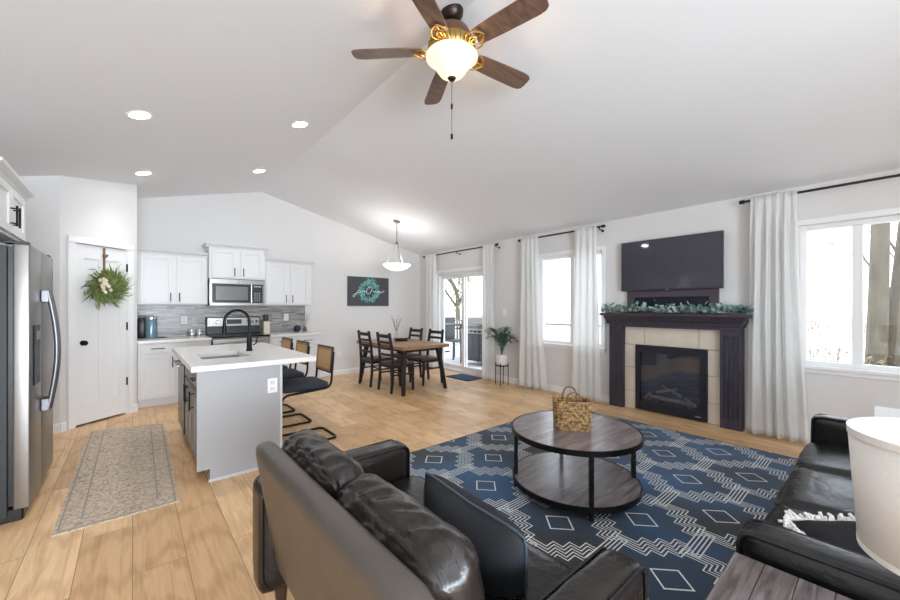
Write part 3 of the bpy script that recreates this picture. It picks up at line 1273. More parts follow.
bmesh.ops.transform(bm, matrix=M @ Matrix.Translation((x0 + .40, .03, z1 - .037)) @ Matrix.Rotation(-PI / 2, 4, 'X'), verts=bm.verts[:])
ob('round_badge', bm, CHROME, t)

# backsplash
tag(ob('tile_backsplash', bx(bx(BM(), .046, .90, KY - .012, KY, .91, 1.40), .90, 2.49, KY - .012, KY, .91, 1.385), SPLASH, smooth=0),
    'grey mosaic strip tile backsplash along the far kitchen wall', 'backsplash')


def base_cab(label, x0, x1, cols):
    t = thing('base_cabinet', label, 'cabinet', ((x0 + x1) / 2, 6.82, 0))
    bm = bx(BM(), x0, x1, 6.48, KY - .002, .10, .87, .002)
    ob('body', bm, CAB, t)
    ob('toe_kick', bx(BM(), x0, x1, 6.545, KY - .01, 0, .10), CAB, t)
    M = FR((0, 6.48, 0), (1, 0, 0), (0, -1, 0))
    for a, b, hx_ in cols:
        shaker(t, M, a, b, .735, .855, CAB, ((a + b) / 2, .795, .15, False), 'drawer', True)
        shaker(t, M, a, b, .13, .715, CAB, (hx_, .60, .15))
    return t


base_cab('white base cabinet against the pantry wall, left of the range', .05, .885, [(.08, .452, .425), (.50, .865, .53)])
base_cab('white base cabinet between the range and the dining area', 1.695, 2.50, [(1.73, 2.08, 2.05), (2.12, 2.47, 2.15)])
for a, b, lb in ((.047, .888, 'white quartz worktop left of the range under the blue canister'), (1.692, 2.53, 'white quartz worktop right of the range')):
    tag(ob('countertop', bx(BM(), a, b, 6.44, KY - .013, .872, .91, .004), QUARTZ), lb, 'worktop')

# range
x0, x1 = .895, 1.685
t = thing('kitchen_range', 'stainless and black electric range under the microwave', 'stove', ((x0 + x1) / 2, 6.8, 0))
ob('body', bx(BM(), x0, x1, 6.47, KY - .015, .0, .90, .004), STEELD, t)
ob('cooktop', bx(BM(), x0, x1, 6.42, KY - .015, .90, .925, .006), mat('black_glass_top', '#0d0d0f', .12), t, label='black glass cooktop')
bm = BM()
bx(bm, x0, x1, 7.04, KY - .015, .925, 1.20, .006)
bg_ = ob('backguard', bm, BLACKP, t)
ob('control_panel', bx(BM(), x0 + .012, x1 - .012, 7.022, 7.045, 1.05, 1.19, .004), STEEL, bg_, label='stainless control strip')
ob('display', bx(BM(), x0 + .28, x0 + .50, 7.018, 7.024, 1.085, 1.16), BLACKP, bg_)
for k, xx in enumerate((.06, .15, .60, .66, .73)):
    bm = cyl(BM(), (x0 + xx, 7.022, 1.12), (x0 + xx, 6.99, 1.12), .028, .022, n=18)
    ob('knob', bm, CHROME, bg_)
bm = bx(BM(), x0 + .005, x1 - .005, 6.43, 6.47, .22, .885, .005)
od = ob('oven_door', bm, STEEL, t)
ob('window', bx(BM(), x0 + .12, x1 - .12, 6.427, 6.431, .38, .72), mat('oven_black_glass', '#0d0d0f', .12), od)
Mr = FR((0, 6.43, 0), (1, 0, 0), (0, -1, 0))
ob('handle', handle(BM(), Mr, (x0 + x1) / 2, .83, .64, False, .045, .011), STEEL, od)
ob('storage_drawer', bx(BM(), x0 + .005, x1 - .005, 6.43, 6.47, .04, .20, .005), STEEL, t)

# island
IX0, IX1, IY0, IY1 = .388, .985, 3.41, 5.12
t = thing('island_cabinet', 'grey kitchen island base with doors facing the refrigerator', 'cabinet', ((IX0 + IX1) / 2, (IY0 + IY1) / 2, 0))
bm = BM()
bx(bm, IX0 + .02, IX1 - .02, IY0 + .01, 4.44, .10, .62)
bx(bm, IX0 + .02, IX1 - .02, IY0 + .01, 3.76, .62, .868)
bx(bm, IX0 + .02, IX1 - .02, 4.38, 4.44, .62, .868)
bx(bm, IX0 + .02, .43, 3.76, 4.38, .62, .868)
bx(bm, .86, IX1 - .02, 3.76, 4.38, .62, .868)
bx(bm, .96, IX1 - .002, IY0 + .018, IY1, .10, .868)
bx(bm, IX0 + .02, IX1, 5.075, IY1, .10, .868)
bx(bm, IX0 + .09, IX1 - .01, IY0 + .02, IY1, 0, .10)
ob('body', bm, GREYP_WARM, t, smooth=0)
bm = prism(BM(), [(IX0 - .015, .10), (IX0 - .015, .868), (IX1, .868), (IX1, 0.0), (IX0 + .07, 0.0), (IX0 + .07, .10)], FR((0, IY0, 0), (1, 0, 0), (0, 1, 0)), .018)
ep = ob('end_panel', bm, GREYP, t, label='smooth grey end panel', smooth=0)
bm = BM()
bx(bm, IX0 + .06, IX1 + .006, IY0 - .008, IY0, 0, .022, .002)
bx(bm, IX1 - .012, IX1 + .008, IY0 - .004, IY0 + .018, 0, .868, .002)
ob('edge_trim', bm, mat('pale_grey_trim', '#c6c7c8', .5), ep)
M = FR((IX0 + .02, 0, 0), (0, 1, 0), (-1, 0, 0))
shaker(t, M, 3.44, 3.78, .70, .85, GREYP_WARM, (3.61, .78, .15, False), 'drawer', True)
shaker(t, M, 3.44, 3.78, .13, .68, GREYP_WARM, (3.745, .58, .16))
shaker(t, M, 3.80, 4.11, .13, .68, GREYP_WARM, (4.075, .58, .16))
shaker(t, M, 4.13, 4.43, .13, .68, GREYP_WARM, (4.165, .58, .16))
shaker(t, M, 3.80, 4.43, .70, .85, GREYP_WARM, None, 'false_front', True)
t = thing('dishwasher', 'black built-in dishwasher at the far end of the island', 'dishwasher', ((IX0 + IX1) / 2, 4.76, 0))
ob('tub', bx(BM(), IX0 + .03, .955, 4.455, 5.065, .10, .86, .003), STEELD, t)
ob('door', bx(BM(), IX0 - .005, IX0 + .03, 4.455, 5.065, .11, .86, .006), mat('dw_black', '#1b1b1e', .25), t)
Md = FR((IX0 - .005, 0, 0), (0, 1, 0), (-1, 0, 0))
ob('handle', handle(BM(), Md, 4.76, .78, .52, False, .04, .010), STEEL, t)
# countertop with sink hole
CX0, CX1, CY0, CY1 = .334, 1.275, 3.365, 5.16
SX0, SX1, SY0, SY1 = .455, .825, 3.80, 4.36
bm = BM()
for a, b, c, d in ((CX0, SX0, CY0, CY1), (SX1, CX1, CY0, CY1), (SX0, SX1, CY0, SY0), (SX0, SX1, SY1, CY1)):
    bx(bm, a, b, c, d, .87, .912)
bmesh.ops.remove_doubles(bm, verts=bm.verts[:], dist=.0001)
tag(ob('countertop', bm, QUARTZ, smooth=0), 'large white quartz island top around the sink', 'worktop')
t = thing('kitchen_sink', 'stainless undermount sink set in the white island top', 'sink', ((SX0 + SX1) / 2, (SY0 + SY1) / 2, .66))
bm = BM()
e = .012
outl = [(SX0 - .005, SY0 - .005), (SX1 + .005, SY0 - .005), (SX1 + .005, SY1 + .005), (SX0 - .005, SY1 + .005)]
inl = [(SX0 + e, SY0 + e), (SX1 - e, SY0 + e), (SX1 - e, SY1 - e), (SX0 + e, SY1 - e)]
ra = [bm.verts.new((x, y, .869)) for x, y in outl]
rb = [bm.verts.new((x, y, .869)) for x, y in inl]
rc = [bm.verts.new((x + (.01 if x < .6 else -.01), y + (.01 if y < 4.1 else -.01), .69)) for x, y in inl]
rd = [bm.verts.new((x, y, .68)) for x, y in outl]
for A, B_ in ((ra, rb), (rb, rc), (ra, rd)):
    for i in range(4):
        bm.faces.new((A[i], A[(i + 1) % 4], B_[(i + 1) % 4], B_[i]))
bm.faces.new(rc)
bm.faces.new(rd)
ob('basin', bm, mat('sink_steel', '#7d756d', .35, .8, var=.1), t, smooth=0)
ob('drain', lathe(BM(), [(.045, .691), (.045, .694), (.03, .6935)], (.645, 4.11, 0), 20), CHROME, t)
t = thing('kitchen_faucet', 'tall matte black gooseneck faucet beside the island sink', 'faucet', (.915, 4.25, .912))
ob('base', lathe(BM(), [(.030, .912), (.030, .925), (.026, .93), (.024, 1.04), (.017, 1.07)], (.915, 4.25, 0), 20), BLACK, t)
pts = [(.915, 4.25, 1.04)]
for i in range(17):
    a = PI * i / 16 * 1.06
    pts.append((.915 - .115 + .115 * math.cos(a), 4.25 - .04 * (1 - math.cos(a)) / 2, 1.215 + .115 * math.sin(a)))
ob('neck', tube(BM(), pts, .0135, 12), BLACK, t)
q = Vector(pts[-1])
ob('spray_head', cyl(BM(), q, q + Vector((-.004, -.002, -.10)), .016, .021, n=16), BLACK, t)
bm = tube(BM(), [(.948, 4.25, .97), (.975, 4.245, .985), (.99, 4.243, 1.05)], .007, 8)
ob('lever', bm, BLACK, t)


# outlets
def outlet(label, o, u, n, kind='outlet'):
    M = FR(o, u, n)
    t = thing('wall_outlet' if kind == 'outlet' else 'light_switch', label, kind, tuple(o))
    bm = bx(BM(), -.04, .04, 0, .006, -.062, .062, .003, M=M)
    ob('cover_plate', bm, TRIM, t)
    if kind == 'outlet':
        for z in (-.026, .026):
            bm = bx(BM(), -.019, .019, .006, .009, z - .019, z + .019, .004, 2, M=M)
            s_ = ob('socket', bm, mat('socket_white', '#dddddb', .5), t)
            bm = BM()
            bx(bm, -.009, -.006, .009, .0095, z - .004, z + .008, 0, M=M)
            bx(bm, .006, .009, .009, .0095, z - .004, z + .008, 0, M=M)
            ob('slots', bm, BLACKP, s_)
    else:
        ob('rocker', bx(BM(), -.017, .017, .006, .010, -.034, .034, .002, M=M), TRIM, t)


outlet('white outlet on the grey end panel of the island', (.912, IY0 - .0005, .69), (1, 0, 0), (0, -1, 0))
outlet('white outlet on the mosaic backsplash above the silver canisters', (.615, KY - .012, 1.16), (1, 0, 0), (0, -1, 0))
outlet('white outlet on the mosaic backsplash right of the range', (2.146, KY - .012, 1.18), (1, 0, 0), (0, -1, 0))
outlet('white outlet low on the far wall left of the dining table', (3.16, KY, .40), (1, 0, 0), (0, -1, 0))
outlet('white switch on the window wall above the potted palm', (W, 4.50, 1.27), (0, 1, 0), (-1, 0, 0), 'switch')

# worktop items
t = thing('coffee_maker', 'black coffee maker in the corner behind the blue canister', 'coffee maker', (.11, 7.02, .91))
ob('body', bx(BM(), .055, .16, 6.96, 7.10, .91, 1.20, .012, 2), BLACKP, t)
ob('reservoir', bx(BM(), .065, .15, 7.0, 7.09, 1.20, 1.235, .01, 2), STEELD, t)
tb = thing('steel_canister', 'tall blue-grey cylinder canister on the left worktop', 'canister', (.205, 6.86, .91))
ob('body', lathe(BM(), [(.066, .91), (.068, .915), (.068, 1.20), (.064, 1.205)], (.205, 6.86, 0), 28), mat('blue_grey_metal', '#7795a5', .25, .6, var=.12), tb)
ob('rim', lathe(BM(), [(.070, 1.195), (.070, 1.215), (.06, 1.222)], (.205, 6.86, 0), 28), CHROME, tb)
tag(ob('power_cord', tube(BM(), fillet([(.27, 6.92, .916), (.36, 6.88, .916), (.40, 6.96, .916), (.33, 7.05, .916), (.18, 7.08, .92)], .05), .004, 6), BLACKP),
    'black cord curled on the worktop by the blue canister', 'cord')
for i, (x, lb) in enumerate(((.70, 'small round silver jar by the range, the left one of the pair'), (.80, 'small round silver jar by the range, the right one of the pair'))):
    t = thing('glass_jar', lb, 'jar', (x, 7.0, .91), group='pair of small jars by the range')
    ob('body', lathe(BM(), [(.030, .91), (.046, .925), (.05, .96), (.045, .985), (.040, .99)], (x, 7.0, 0), 20), mat('silver_glass', '#c9ccd0', .15, .7), t)
    ob('lid', lathe(BM(), [(.041, .99), (.041, 1.003), (.012, 1.006), (.012, 1.018)], (x, 7.0, 0), 20), mat('jar_lid', '#dcdcdc', .3, .5), t)
t = thing('knife_block', 'cream block with black knife handles right of the range', 'knife block', (1.765, 7.0, .91))
ob('block', bx(BM(), 1.715, 1.815, 6.93, 7.10, .91, 1.12, .006), mat('cream_wood', '#d6cdb4', .5), t)
for i in range(4):
    ob('knife_handle', bx(BM(), 1.724 + i * .023, 1.740 + i * .023, 6.97 + (i % 2) * .04, 6.99 + (i % 2) * .04, 1.12, 1.235, .004), BLACKP, t)
t = thing('smart_speaker', 'small dark round speaker on the right worktop', 'speaker', (2.29, 6.98, .91))
bm = BM()
bmesh.ops.create_uvsphere(bm, u_segments=24, v_segments=14, radius=.062)
bmesh.ops.translate(bm, verts=bm.verts[:], vec=(2.29, 6.98, .975))
for v in bm.verts:
    v.co.z = max(v.co.z, .912)
ob('body', bm, mat('dark_blue_fabric', '#272c3a', .8), t)
ob('light_ring', lathe(BM(), [(.04, .9115), (.045, .9115), (.045, .918), (.04, .918)], (2.29, 6.98, 0), 20), mat('ring', '#4d5361', .5), t)
t = thing('plant_vase', 'small dark vase of thin pale sprigs on the right worktop', 'vase', (2.44, 7.0, .91))
ob('vase', lathe(BM(), [(.025, .91), (.036, .93), (.03, .98), (.018, 1.0)], (2.44, 7.0, 0), 18), mat('smoky_vase', '#5a5c60', .2), t)
bm = BM()
for i in range(12):
    a = random.uniform(0, 6.28)
    e_ = Vector((2.44 + .11 * math.cos(a), 7.0 + .06 * math.sin(a), 1.19 + random.uniform(-.06, .09)))
    tube(bm, [(2.44, 7.0, .98), (Vector((2.44, 7.0, 1.06)) + e_) / 2, e_], .0015, 4)
    for k in range(5):
        leaf(bm, Vector((2.44, 7.0, 1.0)).lerp(e_, .5 + k * .12), (random.gauss(0, 1), random.gauss(0, 1), .6), (0, 0, 1), .03, .012)
ob('sprigs', bm, mat('pale_sprig', '#a9a68d', .8), t, smooth=0)

# ------------------------------------------------------------------ refrigerator
FX, FY0, FY1, FZ = -.50, 3.57, 4.48, 1.765
t = thing('refrigerator', 'stainless side-by-side refrigerator at the left edge', 'refrigerator', (-.9, (FY0 + FY1) / 2, 0))
ob('body', bx(BM(), -1.30, FX - .095, FY0 + .005, FY1 - .005, .03, FZ - .015, .006), mat('dark_grey_side', '#242526', .5, var=.08), t, label='dark grey side')
ob('door_gasket', bx(BM(), FX - .095, FX - .075, FY0 + .015, FY1 - .015, .10, FZ - .02), BLACKP, t)
ob('base_grille', bx(BM(), FX - .14, FX - .03, FY0 + .01, FY1 - .01, .0, .085, .01), BLACKP, t)
FS = mat('satin_steel_door', '#94918e', .36, .85, var=.06, stretch=(1, 1, .05), scale=30)
for a, b, isf in ((FY0, 3.965, True), (3.972, FY1, False)):
    bm = bx(BM(), FX - .075, FX, a, b, .075, FZ, .010, 3)
    dd_ = ob('freezer_door' if isf else 'fridge_door', bm, FS, t)
    hy = 3.925 if isf else 4.01
    pts = []
    for i in range(21):
        s_ = i / 20
        pts.append((FX + .035 + .045 * math.sin(PI * s_), hy, .62 + .86 * s_))
    bm = tube(BM(), pts, .014, 10)
    for zz in (.66, 1.44):
        bx(bm, FX, FX + .045, hy - .013, hy + .013, zz - .045, zz + .045, .006)
    ob('handle', bm, mat('satin_handle', '#808083', .38, .8), dd_, label='long bowed metal handle')
    if isf:
        bm = BM()
        bx(bm, FX + .001, FX + .008, 3.655, 3.86, .84, 1.24, .004)
        ds = ob('ice_dispenser', bm, mat('disp_grey', '#2e2e31', .4), dd_, label='grey ice and water dispenser')
        ob('dispenser_recess', bx(BM(), FX + .008, FX + .010, 3.675, 3.84, .86, 1.10), BLACKP, ds)
        ob('dispenser_buttons', bx(BM(), FX + .008, FX + .011, 3.69, 3.83, 1.14, 1.20, .002), STEEL, ds)
bm = BM()
bx(bm, FX - .12, FX - .01, FY0 + .02, FY0 + .10, FZ, FZ + .018, .004)
ob('hinge_cover', bm, BLACKP, t)
bm = BM()
bx(bm, FX - .12, FX - .01, FY1 - .10, FY1 - .02, FZ, FZ + .018, .004)
ob('hinge_cover', bm, BLACKP, t)

t = thing('upper_cabinet', 'white wall cabinet above the refrigerator', 'cabinet', (-1.0, 3.9, 1.83))
ob('body', bx(BM(), XL + .01, -.65, 3.44, 4.355, 1.85, 2.20, .003), CAB, t)
M = FR((-.65, 0, 0), (0, 1, 0), (1, 0, 0))
shaker(t, M, 3.46, 3.89, 1.87, 2.19, CAB, (3.862, 1.985, .14))
shaker(t, M, 3.91, 4.335, 1.87, 2.19, CAB, (3.945, 1.985, .14))
bm = prism(BM(), [(0, 2.2), (.014, 2.2), (.02, 2.22), (.055, 2.245), (.058, 2.262), (0, 2.262)], FR((-.65, 3.44, 0), (1, 0, 0), (0, 1, 0)), .97)
prism(bm, [(0, 2.2), (.014, 2.2), (.02, 2.22), (.05, 2.245), (.055, 2.262), (0, 2.262)], FR((-.65, 4.355, 0), (0, 1, 0), (-1, 0, 0)), .69)
ob('crown_moulding', bm, CAB, t, smooth=0)

# kitchen runner
t = thing('runner_rug', 'faded beige and grey patterned runner rug between refrigerator and island', 'rug', (-.04, 4.35, 0))
RM = [Vector((-.365, 3.20, 0)), Vector((.250, 3.20, 0)), Vector((.275, 5.45, 0)), Vector((-.355, 5.62, 0))]
bm = BM()
a = [bm.verts.new(v) for v in RM]
b = [bm.verts.new(v + Vector((0, 0, .007))) for v in RM]
bm.faces.new(b)
bm.faces.new(a[::-1])
for i in range(4):
    bm.faces.new((a[i], a[(i + 1) % 4], b[(i + 1) % 4], b[i]))
ob('pile', bm, PERS, t, smooth=0)
bm = BM()
def on_run(u, v):
    return RM[0].lerp(RM[1], u).lerp(RM[3].lerp(RM[2], u), v)
SK = [0]
def strip(bm, p, q, wd, z, mi=0):
    SK[0] += 1
    z += (SK[0] % 97) * .00001
    d = (q - p).normalized()
    s = Vector((-d.y, d.x, 0)) * wd / 2
    f = bm.faces.new([bm.verts.new(Vector((k.x, k.y, z))) for k in (p + s, p - s, q - s, q + s)])
    f.material_index = mi
for m_ in (.035, .19):
    mv = m_ * .28
    cs = [on_run(m_, mv), on_run(1 - m_, mv), on_run(1 - m_, 1 - mv), on_run(m_, 1 - mv)]
    for i in range(4):
        strip(bm, cs[i], cs[(i + 1) % 4], .010, .0078)
ob('border_lines', bm, mat('faded_border', '#a2968b', .95, var=.3, scale=40), t, smooth=0)

# ================================================================== BAR STOOLS
def make_stool(label):
    t = thing('bar_stool', label, 'bar stool', (0, 0, 0), 0, 'black cantilever cane-back stools at the island', local=True)
    side = []
    hw = .205
    P = [(.245, hw, .90), (.215, hw, .54), (-.26, hw, .515), (-.285, hw, .012), (.285, hw, .012), (.285, -hw, .012), (-.285, -hw, .012), (-.26, -hw, .515), (.215, -hw, .54), (.245, -hw, .90)]
    ob('frame', tube(BM(), fillet(P, .07, 6), .0115, 10), BLACK, t, label='black bent steel tube frame', smooth=60)
    ob('footrest', cyl(BM(), (-.275, -hw, .22), (-.275, hw, .22), .009, n=10), BLACK, t)
    ob('seat', rbox(BM(), (-.03, 0, .568), (.46, .40, .072), .03, (0, 0, .018), n=10), FABB, t, label='charcoal upholstered seat')
    M = Matrix.Translation((.232, 0, .815)) @ Matrix.Rotation(R(5), 4, 'Y')
    bm = BM()
    bx(bm, -.012, .012, -.20, .20, -.135, -.12, .005, 2)
    bx(bm, -.012, .012, -.20, .20, .12, .135, .005, 2)
    bx(bm, -.012, .012, -.20, -.186, -.125, .125, .005, 2)
    bx(bm, -.012, .012, .186, .20, -.125, .125, .005, 2)
    bmesh.ops.transform(bm, matrix=M, verts=bm.verts[:])
    bk = ob('backrest', bm, mat('black_back_frame', '#1c1a1a', .5), t, label='black backrest frame')
    bm = bx(BM(), -.006, .006, -.188, .188, -.122, .122, 0, M=M)
    ob('cane_panel', bm, CANE, bk, label='tan woven cane panel')
    bm = BM()
    for a, b_, c, d in ((-.186, .186, -.121, -.096), (-.186, .186, .096, .121), (-.186, -.160, -.096, .096), (.160, .186, -.096, .096)):
        bx(bm, -.010, .010, a, b_, c, d, .003, M=M)
    ob('wood_rim', bm, mat('light_brown_rim', '#a9794e', .5), bk, label='light brown wooden rim')
    return t


s0 = make_stool('nearest black stool with tan cane back at the island')
s0.location = (1.335, 3.90, 0)
dup(s0, (1.335, 4.60, 0), 0, 'middle black stool with tan cane back at the island')
dup(s0, (1.335, 5.20, 0), 0, 'farthest black stool with tan cane back at the island')


# ================================================================== DINING SET
TX0, TX1, TY0, TY1, TZ = 3.11, 4.03, 4.72, 6.26, .755
t = thing('dining_table', 'rectangular dining table with thick brown wooden top and black slanted legs', 'table', ((TX0 + TX1) / 2, (TY0 + TY1) / 2, 0))
ob('tabletop', bx(BM(), TX0, TX1, TY0, TY1, TZ - .055, TZ, .006, 2), DTOP, t)
bm = BM()
bx(bm, TX0 + .14, TX1 - .14, TY0 + .16, TY0 + .19, TZ - .11, TZ - .055)
bx(bm, TX0 + .14, TX1 - .14, TY1 - .19, TY1 - .16, TZ - .11, TZ - .055)
bx(bm, TX0 + .14, TX0 + .17, TY0 + .16, TY1 - .16, TZ - .11, TZ - .055)
bx(bm, TX1 - .17, TX1 - .14, TY0 + .16, TY1 - .16, TZ - .11, TZ - .055)
ob('apron', bm, DKWOOD, t, smooth=0)
for sx, xx in ((-1, TX0), (1, TX1)):
    for sy, yy in ((-1, TY0), (1, TY1)):
        bm = BM()
        top = Vector((xx - sx * .12, yy - sy * .17, TZ - .055))
        bot = Vector((xx - sx * .04, yy - sy * .06, 0))
        tv = []
        for p, h in ((top, .034), (bot, .022)):
            tv.append([bm.verts.new(p + Vector((a * h, b * h, 0))) for a, b in ((-1, -1), (1, -1), (1, 1), (-1, 1))])
        bm.faces.new(tv[0])
        bm.faces.new(tv[1][::-1])
        for i in range(4):
            bm.faces.new((tv[0][i], tv[0][(i + 1) % 4], tv[1][(i + 1) % 4], tv[1][i]))
        ob('leg', bm, DKWOOD, t, smooth=0)


def make_chair(label):
    t = thing('dining_chair', label, 'chair', (0, 0, 0), 0, 'black ladder-back chairs around the dining table', local=True)
    ob('seat', bx(BM(), -.19, .22, -.215, .215, .440, .468, .010, 2), SEATB, t, label='dark brown wooden seat')
    bm = BM()
    bx(bm, -.19, .20, -.20, .20, .39, .44)
    ob('seat_frame', bm, DKWOOD, t, smooth=0)
    for s in (-1, 1):
        P = [(-.215, s * .20, 0), (-.19, s * .20, .25), (-.185, s * .20, .45), (-.205, s * .195, .70), (-.245, s * .185, .955)]
        bm = BM()
        rings = []
        for x, y, z in P:
            h = .016 if z else .014
            rings.append([bm.verts.new((x + a * .018, y + b * h, z)) for a, b in ((-1, -1), (1, -1), (1, 1), (-1, 1))])
        for A, B_ in zip(rings, rings[1:]):
            for i in range(4):
                bm.faces.new((A[i], A[(i + 1) % 4], B_[(i + 1) % 4], B_[i]))
        bm.faces.new(rings[0])
        bm.faces.new(rings[-1])
        ob('back_leg', bm, DKWOOD, t, smooth=30)
        bm = BM()
        rings = []
        for x, z, h in ((.205, 0, .014), (.19, .44, .020)):
            rings.append([bm.verts.new((x + a * h, s * .195 + b * h, z)) for a, b in ((-1, -1), (1, -1), (1, 1), (-1, 1))])
        for i in range(4):
            bm.faces.new((rings[0][i], rings[0][(i + 1) % 4], rings[1][(i + 1) % 4], rings[1][i]))
        bm.faces.new(rings[0])
        bm.faces.new(rings[-1])
        ob('front_leg', bm, DKWOOD, t, smooth=0)
        ob('stretcher', bx(BM(), -.185, .19, s * .197 - .009, s * .197 + .009, .27, .295), DKWOOD, t, smooth=0)
    ob('cross_stretcher', bx(BM(), -.005, .015, -.19, .19, .272, .292), DKWOOD, t, smooth=0)
    for z, x, h in ((.90, -.237, .028), (.80, -.222, .02), (.70, -.207, .02), (.60, -.197, .02)):
        bm = BM()
        n = 8
        g = []
        for i in range(n + 1):
            y = -.19 + .38 * i / n
            dx = -.018 * (1 - (y / .19) ** 2)
            g.append([bm.verts.new((x + dx + o_, y, z + k)) for o_, k in ((-.007, -h), (.007, -h), (.003, h), (-.011, h))])
        for A, B_ in zip(g, g[1:]):
            for i in range(4):
                bm.faces.new((A[i], A[(i + 1) % 4], B_[(i + 1) % 4], B_[i]))
        bm.faces.new(g[0])
        bm.faces.new(g[-1])
        ob('back_slat', bm, DKWOOD, t, smooth=40)
    return t


c0 = make_chair('black ladder-back chair nearest the camera on the kitchen side of the dining table')
c0.location = (3.30, 5.22, 0)
dup(c0, (3.29, 5.87, 0), 0, 'black ladder-back chair at the far left end of the dining table, kitchen side')
dup(c0, (4.03, 5.38, 0), PI, 'black ladder-back chair in front of the patio door on the right of the table')
dup(c0, (4.03, 6.02, 0), PI, 'black ladder-back chair behind the table below the vase, near the far corner')

t = thing('twig_vase', 'small beige vase of bare twigs on the dining table', 'vase', (3.72, 5.88, TZ))
ob('vase', lathe(BM(), [(.028, TZ), (.045, TZ + .04), (.040, TZ + .09), (.022, TZ + .14), (.024, TZ + .16)], (3.72, 5.88, 0), 20), mat('beige_glass_vase', '#c9bfb2', .3), t)
bm = BM()
for i in range(9):
    a = i * .7
    e_ = Vector((3.72 + .10 * math.cos(a), 5.88 + .10 * math.sin(a), TZ + .37 + .09 * random.random()))
    s_ = Vector((3.72, 5.88, TZ + .12))
    tube(bm, [s_, s_.lerp(e_, .5) + Vector((0, 0, .02)), e_], .003, 5, r_end=.0015)
    for k in range(4):
        q = s_.lerp(e_, .45 + .15 * k)
        leaf(bm, q, (random.gauss(0, 1), random.gauss(0, 1), 1), (0, 0, 1), .03, .012)
ob('twigs', bm, mat('grey_twig', '#75706a', .8), t, smooth=0)
t = thing('serving_tray', 'small black tray beside the twig vase on the dining table', 'tray', (3.70, 5.68, TZ))
bm = lathe(BM(), [(.06, TZ), (.11, TZ + .004), (.13, TZ + .035), (.125, TZ + .037), (.10, TZ + .010), (.0, TZ + .008)], (3.70, 5.68, 0), 28, cap0=True, cap1=False)
ob('dish', bm, BLACKP, t)
for s in (-1, 1):
    ob('handle', tube(BM(), fillet([(3.70 + s * .12, 5.64, TZ + .035), (3.70 + s * .155, 5.66, TZ + .045), (3.70 + s * .155, 5.70, TZ + .045), (3.70 + s * .12, 5.72, TZ + .035)], .01), .004, 6), BLACKP, t)

# door mat
tag(ob('door_mat', bx(BM(), 4.66, 5.09, 4.95, 5.58, .0005, .014, .004), mat('navy_mat', '#1f3c58', .95, var=.25, scale=40, bump=.4, bscale=200)),
    'small navy blue mat in front of the patio door', 'mat')

# canvas on far wall
t = thing('canvas_print', 'dark grey canvas with a teal leaf wreath and white script on the far wall', 'picture', (3.825, KY, 1.39))
ax0, ax1, az0, az1 = 3.345, 4.305, 1.39, 2.0
ob('canvas', bx(BM(), ax0, ax1, KY - .038, KY - .001, az0, az1, .003), mat('charcoal_chalk', '#4b4b4f', .8, var=.12, scale=4), t)
bm = BM()
acx, acz = (ax0 + ax1) / 2, 1.70
for i in range(260):
    a = random.uniform(0, 2 * PI)
    rr = random.gauss(.165, .028)
    p = Vector((acx + rr * math.cos(a), KY - .041, acz + rr * math.sin(a)))
    tw = random.uniform(-.2, 1.3)
    leaf(bm, p, (math.cos(a + tw), 0, math.sin(a + tw)), (0, -1, 0), random.uniform(.05, .085), random.uniform(.02, .035), .02, mi=random.choice((0, 0, 1)))
ob('painted_wreath', bm, [mat('teal_paint', '#4a918b', .7, var=.3, scale=30), mat('pale_teal_paint', '#86bdb6', .7, var=.2)], t, smooth=0)
bm = BM()
def scr(pts, r=.006):
    tube(bm, fillet([(acx + x, KY - .042, acz + z) for x, z in pts], .03, 4), r, 6)
scr([(-.20, .0), (-.25, .02), (-.30, -.06), (-.36, -.13), (-.38, -.10), (-.33, -.06), (-.24, -.03), (-.19, -.02)])
scr([(.02, .10), (-.04, .07), (-.07, .0), (-.05, -.06), (.01, -.05), (.06, .02), (.07, .08), (.03, .11), (.0, .06)])
scr([(.18, -.03), (.22, .02), (.235, -.04), (.27, .0), (.29, -.03), (.36, .02)])
scr([(-.16, -.02), (-.12, .03), (-.11, -.03), (-.08, .0)])
scr([(.09, .02), (.12, -.03), (.15, .02), (.16, -.03)])
ob('painted_script', bm, mat('white_paint', '#d9e3e3', .7), t)

# ================================================================== FIREPLACE
t = thing('fireplace_mantel', 'dark espresso wood fireplace mantel with fluted pilasters', 'fireplace mantel', (5.1, 1.745, 0))
for y0, y1 in ((1.003, 1.205), (2.305, 2.488)):
    bm = BM()
    bx(bm, 5.06, W - .002, y0, y1, 0, 1.10)
    bx(bm, 5.05, 5.07, y0, y0 + .035, 0, 1.10, .003)
    bx(bm, 5.05, 5.07, y1 - .035, y1, 0, 1.10, .003)
    bx(bm, 5.05, 5.07, y0 + .03, y1 - .03, 0, .12, .003)
    bx(bm, 5.05, 5.07, y0 + .03, y1 - .03, 1.03, 1.10, .003)
    nfl = 3
    sp_ = (y1 - y0 - .07) / nfl
    for k in range(nfl):
        yy = y0 + .035 + sp_ * (k + .5)
        bx(bm, 5.053, 5.07, yy - sp_ * .36, yy + sp_ * .36, .12, 1.03, .004)
    ob('pilaster', bm, ESP, t)
bm = BM()
bx(bm, 5.045, W - .002, 1.003, 2.488, 1.10, 1.17, .002)
ob('frieze', bm, ESP, t)
bm = BM()
prof = [(0, 1.135), (.012, 1.135), (.018, 1.155), (.02, 1.17), (.05, 1.20), (.085, 1.245), (.09, 1.25), (0, 1.25)]
prism(bm, prof, FR((5.045, .975, 0), (-1, 0, 0), (0, 1, 0)), 1.54)
for yy, s in ((1.003, -1), (2.488, 1)):
    prof2 = [(0, 1.135), (.012, 1.135), (.018, 1.17), (.04, 1.20), (.065, 1.245), (0, 1.25)]
    prism(bm, prof2, FR((5.0, yy, 0), (0, s, 0), (1, 0, 0)), W - 5.0)
